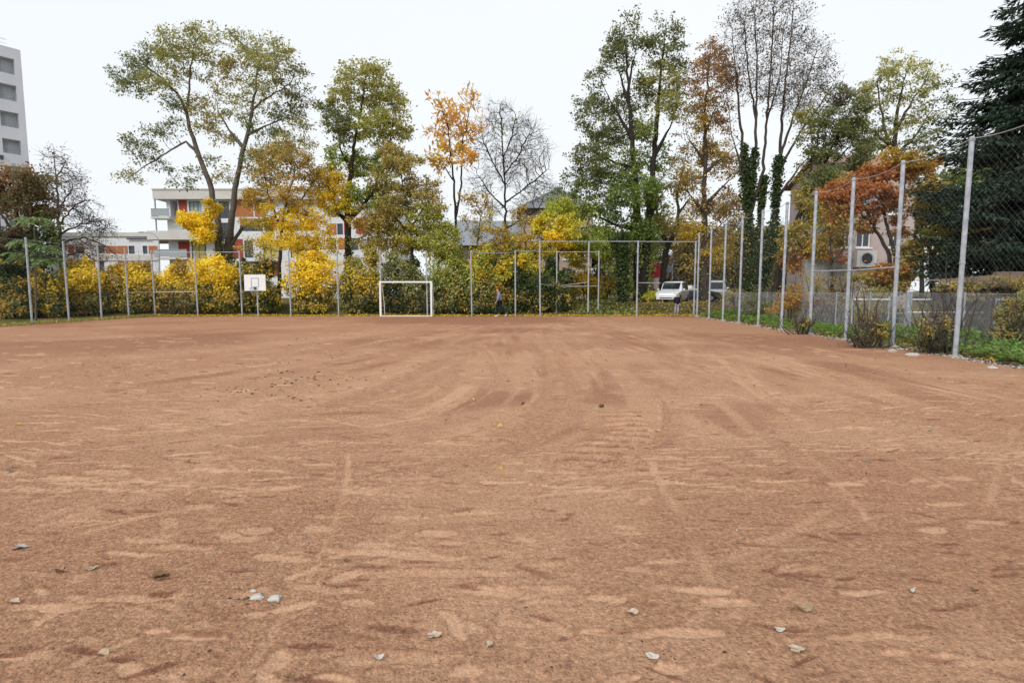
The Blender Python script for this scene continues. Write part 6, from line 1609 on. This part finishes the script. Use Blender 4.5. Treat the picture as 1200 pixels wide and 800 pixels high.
    for s_ in (1, -1):
        mb = MB(); mb.sphere((s_ * Wd * .36, fy + .09, .66 if not van else .78), (.17, .07, .09), 10, 6); mb.put('headlight', M['lamp_glass'], t)
        mb = MB(); mb.box(s_ * (Wd / 2 + .01) - (.16 if s_ < 0 else 0), -.17 * L_ , .98, s_ * (Wd / 2 + .01) + (.16 if s_ > 0 else 0), -.17 * L_ + .12, 1.10); mb.put('mirror', M[paint], t)
        mb = MB(); mb.box(s_ * Wd * .42 - .08, .5 * L_ - .02, .7, s_ * Wd * .42 + .08, .5 * L_ + .012, .95); mb.put('tail_light', M['tail_red'], t)
    mb = MB(); mb.box(-Wd * .40, fy - .05, .27, Wd * .40, fy + .1, .47); mb.put('bumper', M[paint], t)
    mb = MB(); mb.box(-Wd * .27, fy - .062, .33, Wd * .27, fy - .051, .40); mb.put('grille', M['black_plastic'], t)
    mb = MB(); mb.box(-.26, fy - .075, .405, .26, fy - .063, .51); mb.put('licence_plate', M['white_paint'], t)
    return t
c1 = onz(790, 43.5, .8)
car('white hatchback parked nose to the pitch at the far right corner', 'car', (c1[0], 43.9, .8), math.radians(-30), 'car_white', 4.15, 1.84, 1.68)
c2 = onz(770, 51, .8)
car('white car half hidden behind the front white hatchback', 'car', (c2[0], 51, .8), math.radians(-24), 'car_white', 4.0, 1.7, 1.5)
c3 = onz(815, 48.5, .8)
car('dark car behind the russet trunk right of the white hatchback', 'car', (c3[0], 48.6, .8), math.radians(70), 'car_dark', 4.3, 1.75, 1.45)
c4 = onz(844, 56, .8)
car('white van partly behind the fence posts right of the dark car', 'van', (c4[0], 57, .8), math.radians(-20), 'car_white', 4.8, 1.85, 2.0, van=True, name='parked_van')

# ------------------------------------------------------------------ people
def skin_mesh(name, V, E, R, mat, parent, sub=1):
    me = bpy.data.meshes.new(name); me.from_pydata([tuple(v) for v in V], E, [])
    o = bpy.data.objects.new(name, me); C.objects.link(o)
    sk = o.modifiers.new('skin', 'SKIN'); sk.use_smooth_shade = True
    for i, r_ in enumerate(R):
        d = me.skin_vertices[0].data[i]; rr = r_ if hasattr(r_, '__len__') else (r_, r_); d.radius = rr; d.use_root = (i == 0)
    ss = o.modifiers.new('sub', 'SUBSURF'); ss.levels = sub; ss.render_levels = sub
    bpy.context.view_layer.update()
    ev = o.evaluated_get(bpy.context.evaluated_depsgraph_get())
    m2 = bpy.data.meshes.new_from_object(ev); m2.name = name
    o.modifiers.clear(); o.data = m2; bpy.data.meshes.remove(me)
    m2.materials.clear(); m2.materials.append(mat)
    o.parent = parent
    return o
def person(label, loc, rz, J, scale, mats, hood=False, puff=1.0):
    """J: joints in metres for a 1.75 m figure, x forward, y left"""
    t = thing('person', label, 'person', loc, rz)
    S_ = scale
    V = []; E = []; R = []
    def ad(p, r_, par=None):
        V.append(np.array(p) * S_); R.append(tuple(np.array(r_ if hasattr(r_, '__len__') else (r_, r_)) * S_)); i = len(V) - 1
        if par is not None: E.append((par, i))
        return i
    pel = ad(J['pelvis'], (.12, .15)); sp = ad(J['spine'], (.11, .13), pel); ch = ad(J['chest'], (.12, .17), sp); nk = ad(J['neck'], .055, ch)
    hd = ad(np.array(J['head']) - [0, 0, .09], (.075, .07), nk); h2 = ad(np.array(J['head']) + [.005, 0, .02], (.098, .078), hd); h3 = ad(np.array(J['head']) + [-.01, 0, .085], (.07, .06), h2)
    ad(np.array(J['head']) + [.115, 0, -.015], (.014, .014), h2); ad(np.array(J['head']) + [0, .088, -.01], (.012, .022), h2); ad(np.array(J['head']) + [0, -.088, -.01], (.012, .022), h2)
    for s_ in ('l', 'r'):
        sh = ad(J['sh' + s_], .06, ch); el = ad(J['el' + s_], .042, sh); wr = ad(J['wr' + s_], .028, el)
        wv = np.array(J['wr' + s_]); d = unit(wv - np.array(J['el' + s_])); side = 1 if s_ == 'l' else -1
        pm_ = ad(wv + d * .07, (.022, .036), wr); fwd = unit(np.array([1, 0, 0]) - d * d[0])
        for q in range(4):
            b_ = wv + d * .10 + fwd * (.03 - .02 * q); ln = (.06, .075, .07, .05)[q]
            a_ = ad(b_ + d * ln * .5, .009, pm_); ad(b_ + d * ln - np.array([0, side * .018, 0]), .008, a_)
        th_ = ad(wv + d * .05 + fwd * .04, .011, pm_); ad(wv + d * .085 + fwd * .055, .009, th_)
        hp = ad(J['hip' + s_], .085, pel); kn = ad(J['kn' + s_], .056, hp); an = ad(J['an' + s_], .037, kn); ad(J['to' + s_], (.032, .04), an)
    body = skin_mesh('body', V, E, R, M['skin'], t)
    def sub(name, chain, mat, par=None, lv=1):
        v = []; e = []; r_ = []
        for link in chain:
            for i, (p, rad, pr) in enumerate(link):
                v.append(np.array(p) * S_); r_.append(tuple(np.array(rad if hasattr(rad, '__len__') else (rad, rad)) * S_ * (puff if name == 'jacket' else 1.0)))
                if pr is not None: e.append((pr, len(v) - 1))
        return skin_mesh(name, v, e, r_, M[mat], t, lv)
    pe, sp_, c_, n_ = (np.array(J[q]) for q in ('pelvis', 'spine', 'chest', 'neck'))
    jk = [[(pe - [0, 0, .06], (.155, .185), None), (sp_, (.18, .18), 0), (c_, (.185, .205), 1), (n_ - [0, 0, .03], .08, 2),
           (J['shl'], .088, 2), (J['ell'], .066, 4), (np.array(J['wrl']) * .93 + np.array(J['ell']) * .07, .047, 5), (J['shr'], .088, 2), (J['elr'], .066, 7), (np.array(J['wrr']) * .93 + np.array(J['elr']) * .07, .047, 8)]]
    sub('jacket', jk, mats['jacket'])
    tr = [[(pe + [0, 0, .02], (.14, .165), None), (J['hipl'], .105, 0), (J['knl'], .078, 1), (np.array(J['anl']) + [0, 0, .03], .062, 2), (J['hipr'], .105, 0), (J['knr'], .078, 4), (np.array(J['anr']) + [0, 0, .03], .062, 5)]]
    sub('trousers', tr, mats['trousers'])
    for s_ in ('l', 'r'):
        a = np.array(J['an' + s_]); o_ = np.array(J['to' + s_]); d = o_ - a; heel = a - unit(d * [1, 1, 0]) * .05 - [0, 0, .045]
        sub('shoe', [[(heel, .042, None), (a * .55 + o_ * .45 - [0, 0, .02], (.045, .05), 0), (o_ + unit(d) * .05, (.034, .046), 1)]], mats['shoe'])
    h = np.array(J['head'])
    sub('hair', [[(h + [-.05, 0, -.02], (.07, .085), None), (h + [-.03, 0, .055], (.095, .09), 0), (h + [.03, 0, .105], (.055, .07), 1)]], mats['hair'])
    if hood: sub('hood', [[(n_ + [-.07, 0, -.03], (.07, .11), None), (n_ + [-.02, 0, .05], (.075, .10), 0)]], mats['jacket'])
    return t
walk = dict(pelvis=(0, 0, .95), spine=(.02, 0, 1.14), chest=(.03, 0, 1.34), neck=(.05, 0, 1.5), head=(.09, 0, 1.62),
  shl=(.03, .19, 1.42), ell=(.07, .235, 1.15), wrl=(.20, .21, .94), shr=(.03, -.19, 1.42), elr=(-.06, -.235, 1.16), wrr=(-.03, -.22, .92),
  hipl=(-.02, .09, .9), knl=(-.10, .09, .50), anl=(-.42, .09, .19), tol=(-.36, .09, .05), hipr=(.02, -.09, .9), knr=(.16, -.09, .5), anr=(.15, -.09, .09), tor=(.29, -.09, .035))
pp = onz(585.5, BACK - .55)
person('man in a blue grey hooded jacket and black trousers walking left along the far fence', (pp[0], pp[1], 0), math.pi, walk, 1.06, dict(jacket='jacket_blue', trousers='trouser_black', shoe='shoe_white', hair='hair_brown'), hood=True, puff=1.15)
stand = dict(pelvis=(0, 0, .93), spine=(.01, 0, 1.12), chest=(.01, 0, 1.32), neck=(.02, 0, 1.48), head=(.04, 0, 1.60),
  shl=(.01, .19, 1.40), ell=(-.02, .29, 1.16), wrl=(.08, .27, .95), shr=(.01, -.19, 1.40), elr=(-.03, -.29, 1.16), wrr=(.09, -.25, .96),
  hipl=(0, .09, .88), knl=(.10, .09, .48), anl=(-.02, .09, .09), tol=(.12, .09, .035), hipr=(0, -.09, .88), knr=(.0, -.09, .48), anr=(-.10, -.09, .12), tor=(.03, -.09, .04))
yq = BACK + .35; pp = onz(792.5, yq, float(th(0, yq)))
person('boy in black jacket and light grey trousers standing before the parked white hatchback', (pp[0], yq, float(th(0, yq)) - .005), math.radians(-65), stand, .88, dict(jacket='jacket_black', trousers='trouser_grey', shoe='shoe_dark', hair='hair_fair'), puff=1.25)

# ------------------------------------------------------------------ leaves, stones and litter lying on the clay
def surf_z(x, y):
    j = int(np.clip(np.searchsorted(Yr, y), 1, NR - 1)); i = int(np.clip(np.interp(x, GX[j], np.arange(NC)), 0, NC - 1)); return float(HT[j, i])
LPAL = {'pale': (.50, .40, .30), 'white': (.58, .53, .46), 'tan': (.36, .25, .15), 'brown': (.20, .12, .065), 'grey': (.36, .33, .31), 'yellow': (.46, .36, .24)}
for k, c in LPAL.items(): M['leaf_' + k] = surf('dry_leaf_' + k, c, .8, var=.14, scale=40, spec=.15)
def curled_leaf(label, px, py, size, rz, mat, seed, lobes=5, curl=.5, group='dead leaves lying on the clay'):
    r = np.random.default_rng(seed); p = gnd(px, py); z = surf_z(p[0], p[1]); L_ = size * .8 * mpp(math.hypot(p[1], HCAM)) / 2
    n = 26; V = [(0, 0, .004)]; 
    for ring in (.5, 1.0):
        for j in range(n):
            a = 2 * math.pi * j / n
            rad = ring * (.62 + .38 * abs(math.cos(a * lobes / 2)) ** .7) * (1 + r.uniform(-.10, .10))
            x = rad * math.cos(a) * L_; y = rad * math.sin(a) * L_ * .72
            zz = .006 + curl * L_ * (ring ** 2) * (.5 + .5 * math.cos(2 * a + seed)) * .9 + r.uniform(0, .12) * L_ * ring
            V.append((x, y, zz))
    F = [(0, 1 + j, 1 + (j + 1) % n) for j in range(n)] + [(1 + j, 1 + n + j, 1 + n + (j + 1) % n, 1 + (j + 1) % n) for j in range(n)]
    t = thing('fallen_leaf', label, 'leaf', (p[0], p[1], z), rz, group)
    put('blade', V, F, M['leaf_' + mat], t, smooth_sh=True)
    mb = MB(); mb.tube([(L_ * .1, 0, .008), (-L_ * .7, L_ * .05, .012 + curl * L_ * .2), (-L_ * 1.35, L_ * .2, .01)], [L_ * .03, L_ * .025, L_ * .02], 4); mb.put('stalk', M['leaf_brown'], t)
    return t
leaves = [('pale curled leaf with a dark edge right of the bottom centre', 741, 718, 17, .2, 'pale', 5, .5), ('white narrow leaf near the bottom edge right of centre', 764, 769, 18, -.6, 'white', 3, .35), ('small bright white leaf scrap among the right foreground scuffs', 914, 737, 15, .1, 'white', 3, .25),
 ('ragged pale leaf below the white scrap at bottom right', 934, 761, 22, .0, 'pale', 7, .3), ('grey flat leaf near the left edge of the foreground', 24, 642, 21, .1, 'grey', 3, .2), ('lobed pale grey leaf lying flat at the bottom centre', 509, 745, 20, .4, 'pale', 5, .15),
 ('small white leaf with a stalk right of the lobed grey leaf', 574, 756, 13, 1.2, 'pale', 5, .6), ('thin white leaf with a dark shadow at the bottom, left of centre', 444, 769, 14, -.2, 'white', 3, .7), ('narrow cream leaf beside the left forked leaf', 108, 667, 17, .35, 'yellow', 2, .5),
 ('dark forked leaf at the lower left', 71, 671, 13, .8, 'brown', 5, .8), ('crumpled dark brown leaf on the left foreground', 188, 676, 24, .15, 'brown', 5, .4), ('curled pale leaf by the left edge below the grey leaf', 16, 708, 15, .1, 'pale', 5, .5),
 ('small curled cream leaf at the bottom left', 119, 767, 17, .25, 'yellow', 3, .7), ('dark little leaf standing on edge at the bottom, left of the thin white leaf', 338, 795, 9, .6, 'brown', 5, .9), ('tan rolled leaf lying lengthwise at the right of the foreground', 942, 714, 24, .05, 'tan', 2, .6),
 ('small white tipped leaf far right in the foreground', 1068, 693, 12, .3, 'white', 3, .8), ('brown folded leaf near the right edge of the foreground', 1142, 693, 10, -.4, 'brown', 3, .8), ('upright brown leaf by the tyre tread marks', 705, 477, 9, .4, 'brown', 5, 1.1), ('tiny red brown leaf in the centre foreground', 405, 658, 10, -.4, 'brown', 3, .6),
 ('pale leaf on the clay beyond the tread marks', 770, 504, 8, .1, 'pale', 3, .3), ('white speck of a leaf on the middle of the pitch', 632, 434, 6, .1, 'white', 3, .4)]
for k, (lab, x, y, s_, rz, mt, lo, cu) in enumerate(leaves): curled_leaf(lab, x, y, s_, rz, mt, 300 + k, lo, cu)
def stone_mesh(r, sx, sy, sz, sub=2):
    mb = MB(); mb.sphere((0, 0, 0), 1, 9, 6); V = np.array(mb.v); n_ = 1 + .22 * np.sin(V[:, 0] * 3.1 + r.uniform(0, 6)) * np.cos(V[:, 1] * 2.7 + r.uniform(0, 6)) + r.normal(0, .07, len(V)); V = V * n_[:, None] * [sx, sy, sz]
    return V, mb.f
r = np.random.default_rng(17)
sts = [('grey lump at the left of the small stone heap in the foreground', 301, 701, 14, 'stone_pale'), ('white crumbly lump at the right of the small stone heap in the foreground', 322, 703, 16, 'stone_pale'), ('little pale stone at the top of the foreground heap', 297, 692, 7, 'stone_pale'),
       ('white stone at the foot of the fence left of the nearest post', 1046, 412, 11, 'stone_pale'), ('long pale stone on the kerb between the two nearest posts', 1070, 417, 14, 'stone_pale'), ('pale stone just right of the nearest post', 1162, 432, 12, 'stone_pale'), ('pale stone beside the third tall post', 1000, 404, 9, 'stone_pale')]
for lab, x, y, s_, mt in sts:
    p = gnd(x, y); q = s_ / 2 * mpp(math.hypot(p[1], HCAM)); V, F = stone_mesh(r, q, q * .7, q * .42)
    tag(put('stone', V, F, M[mt], loc=(p[0], p[1], surf_z(p[0], p[1]) + q * .15)), lab, 'stone', 'pale stones on the clay')
def scatter(name, label, cat, pts, sizes, mat, seed, flat=.55):
    r = np.random.default_rng(seed); base_v = np.array([(1, 0, 0), (.3, .9, .05), (-.8, .55, 0), (-.8, -.6, 0), (.3, -.9, 0), (.1, .05, .8), (-.1, -.05, -.6)]); bf = np.array([(0, 1, 5), (1, 2, 5), (2, 3, 5), (3, 4, 5), (4, 0, 5), (1, 0, 6), (2, 1, 6), (3, 2, 6), (4, 3, 6), (0, 4, 6)])
    m = len(pts); a = r.random(m) * 6.28; ca, sa = np.cos(a), np.sin(a)
    b = base_v[None] * r.uniform(.6, 1.3, (m, 7, 1)) * sizes[:, None, None] * np.array([1, .8, flat])
    X = b[..., 0] * ca[:, None] - b[..., 1] * sa[:, None]; Y_ = b[..., 0] * sa[:, None] + b[..., 1] * ca[:, None]
    V = np.stack([X, Y_, b[..., 2]], -1) + pts[:, None]
    F = (np.arange(m)[:, None, None] * 7 + bf[None]).reshape(-1, 3)
    return tag(put(name, V.reshape(-1, 3), F, M[mat]), label, cat, kind='stuff')
def on_pitch(n, r, y0, y1, pw):
    y = y0 + (y1 - y0) * r.random(n) ** pw; x = r.uniform(-1, 1, n) * (y * 1.0 + .8); ok = (x < right_x(y) - .3); x, y = x[ok], y[ok]
    j = np.clip(np.searchsorted(Yr, y), 1, NR - 1); i = np.clip(((x - xl[j]) / (xr[j] - xl[j]) * (NC - 1)).astype(int), 0, NC - 1)
    return np.stack([x, y, HT[j, i]], -1), SM[j, i]
P, s_ = on_pitch(12000, r, 1.9, 13, 1.6); P = P[(s_ < .45)]; scatter('clay_crumbs', 'loose dark crumbs of red clay all over the foreground', 'clay crumbs', P, .0025 + .007 * r.random(len(P)) ** 2.5, 'stone_clay', 1)
P, s_ = on_pitch(6500, r, 1.9, 12, 1.5); scatter('pale_crumbs', 'loose pale crumbs of clay all over the foreground', 'clay crumbs', P, .0025 + .006 * r.random(len(P)) ** 2.5, 'stone_clay_pale', 7)
P, _ = on_pitch(170, r, 2.2, 22, 1.2); scatter('grit', 'scattered dark clods and twigs on the clay', 'grit', P, .006 + .012 * r.random(len(P)) ** 2, 'wood_dark', 2)
P, _ = on_pitch(110, r, 2.2, 26, 1.1); scatter('pale_grit', 'scattered pale grit on the clay', 'grit', P, .005 + .012 * r.random(len(P)) ** 2, 'stone_pale', 4)
cl_ = []
for (x, y, n, sx, sy) in ((262, 458, 16, .5, .3), (283, 461, 10, .3, .2), (338, 463, 12, .4, .2), (345, 449, 16, .8, .25), (375, 443, 22, .6, .3), (313, 703, 30, .09, .05), (322, 435, 6, .4, .2)):
    p = gnd(x, y); cl_.append(np.stack([p[0] + r.normal(0, sx, n), p[1] + r.normal(0, sy, n), np.full(n, .0)], -1))
cl_ = np.concatenate(cl_); scatter('dark_clods', 'small dark clods in patches on the left of the pitch', 'clods', cl_, .008 + .03 * r.random(len(cl_)) * (cl_[:, 1] / 9).clip(.2, 1.2), 'wood_dark', 3)
m = 1500; y = 9 + 29 * r.random(m) ** 1.6; x = right_x(y) - .05 + r.normal(0, .16, m); scatter('rubble', 'grey rubble and grit along the foot of the right fence', 'rubble', np.stack([x, y, np.full(m, .005)], -1), .015 + .05 * r.random(m) ** 3, 'stone_pale', 5)
m = 1100; y = 9 + 29 * r.random(m) ** 1.5; x = right_x(y) + r.normal(.1, .2, m); scatter('soil_clods', 'dark soil clods along the foot of the right fence', 'soil', np.stack([x, y, np.full(m, .0)], -1), .02 + .05 * r.random(m) ** 2, 'wood_dark', 6)
m = 480; y = 5 + 31 * r.random(m); x = r.uniform(-1, 1, m) * 18; ok = (x < right_x(y) - .4) & (x > left_x(y) + .3); x, y = x[ok], y[ok]
cover('scattered_leaves', 'few scattered dead leaves on the far half of the pitch', 'leaf litter', np.stack([x, y, np.full(len(x), .02)], -1), .01, ('goldbrown', 'brownolive', 'greybrown', 'greybrown'), .07, .05, 13, .0, nz=.3)
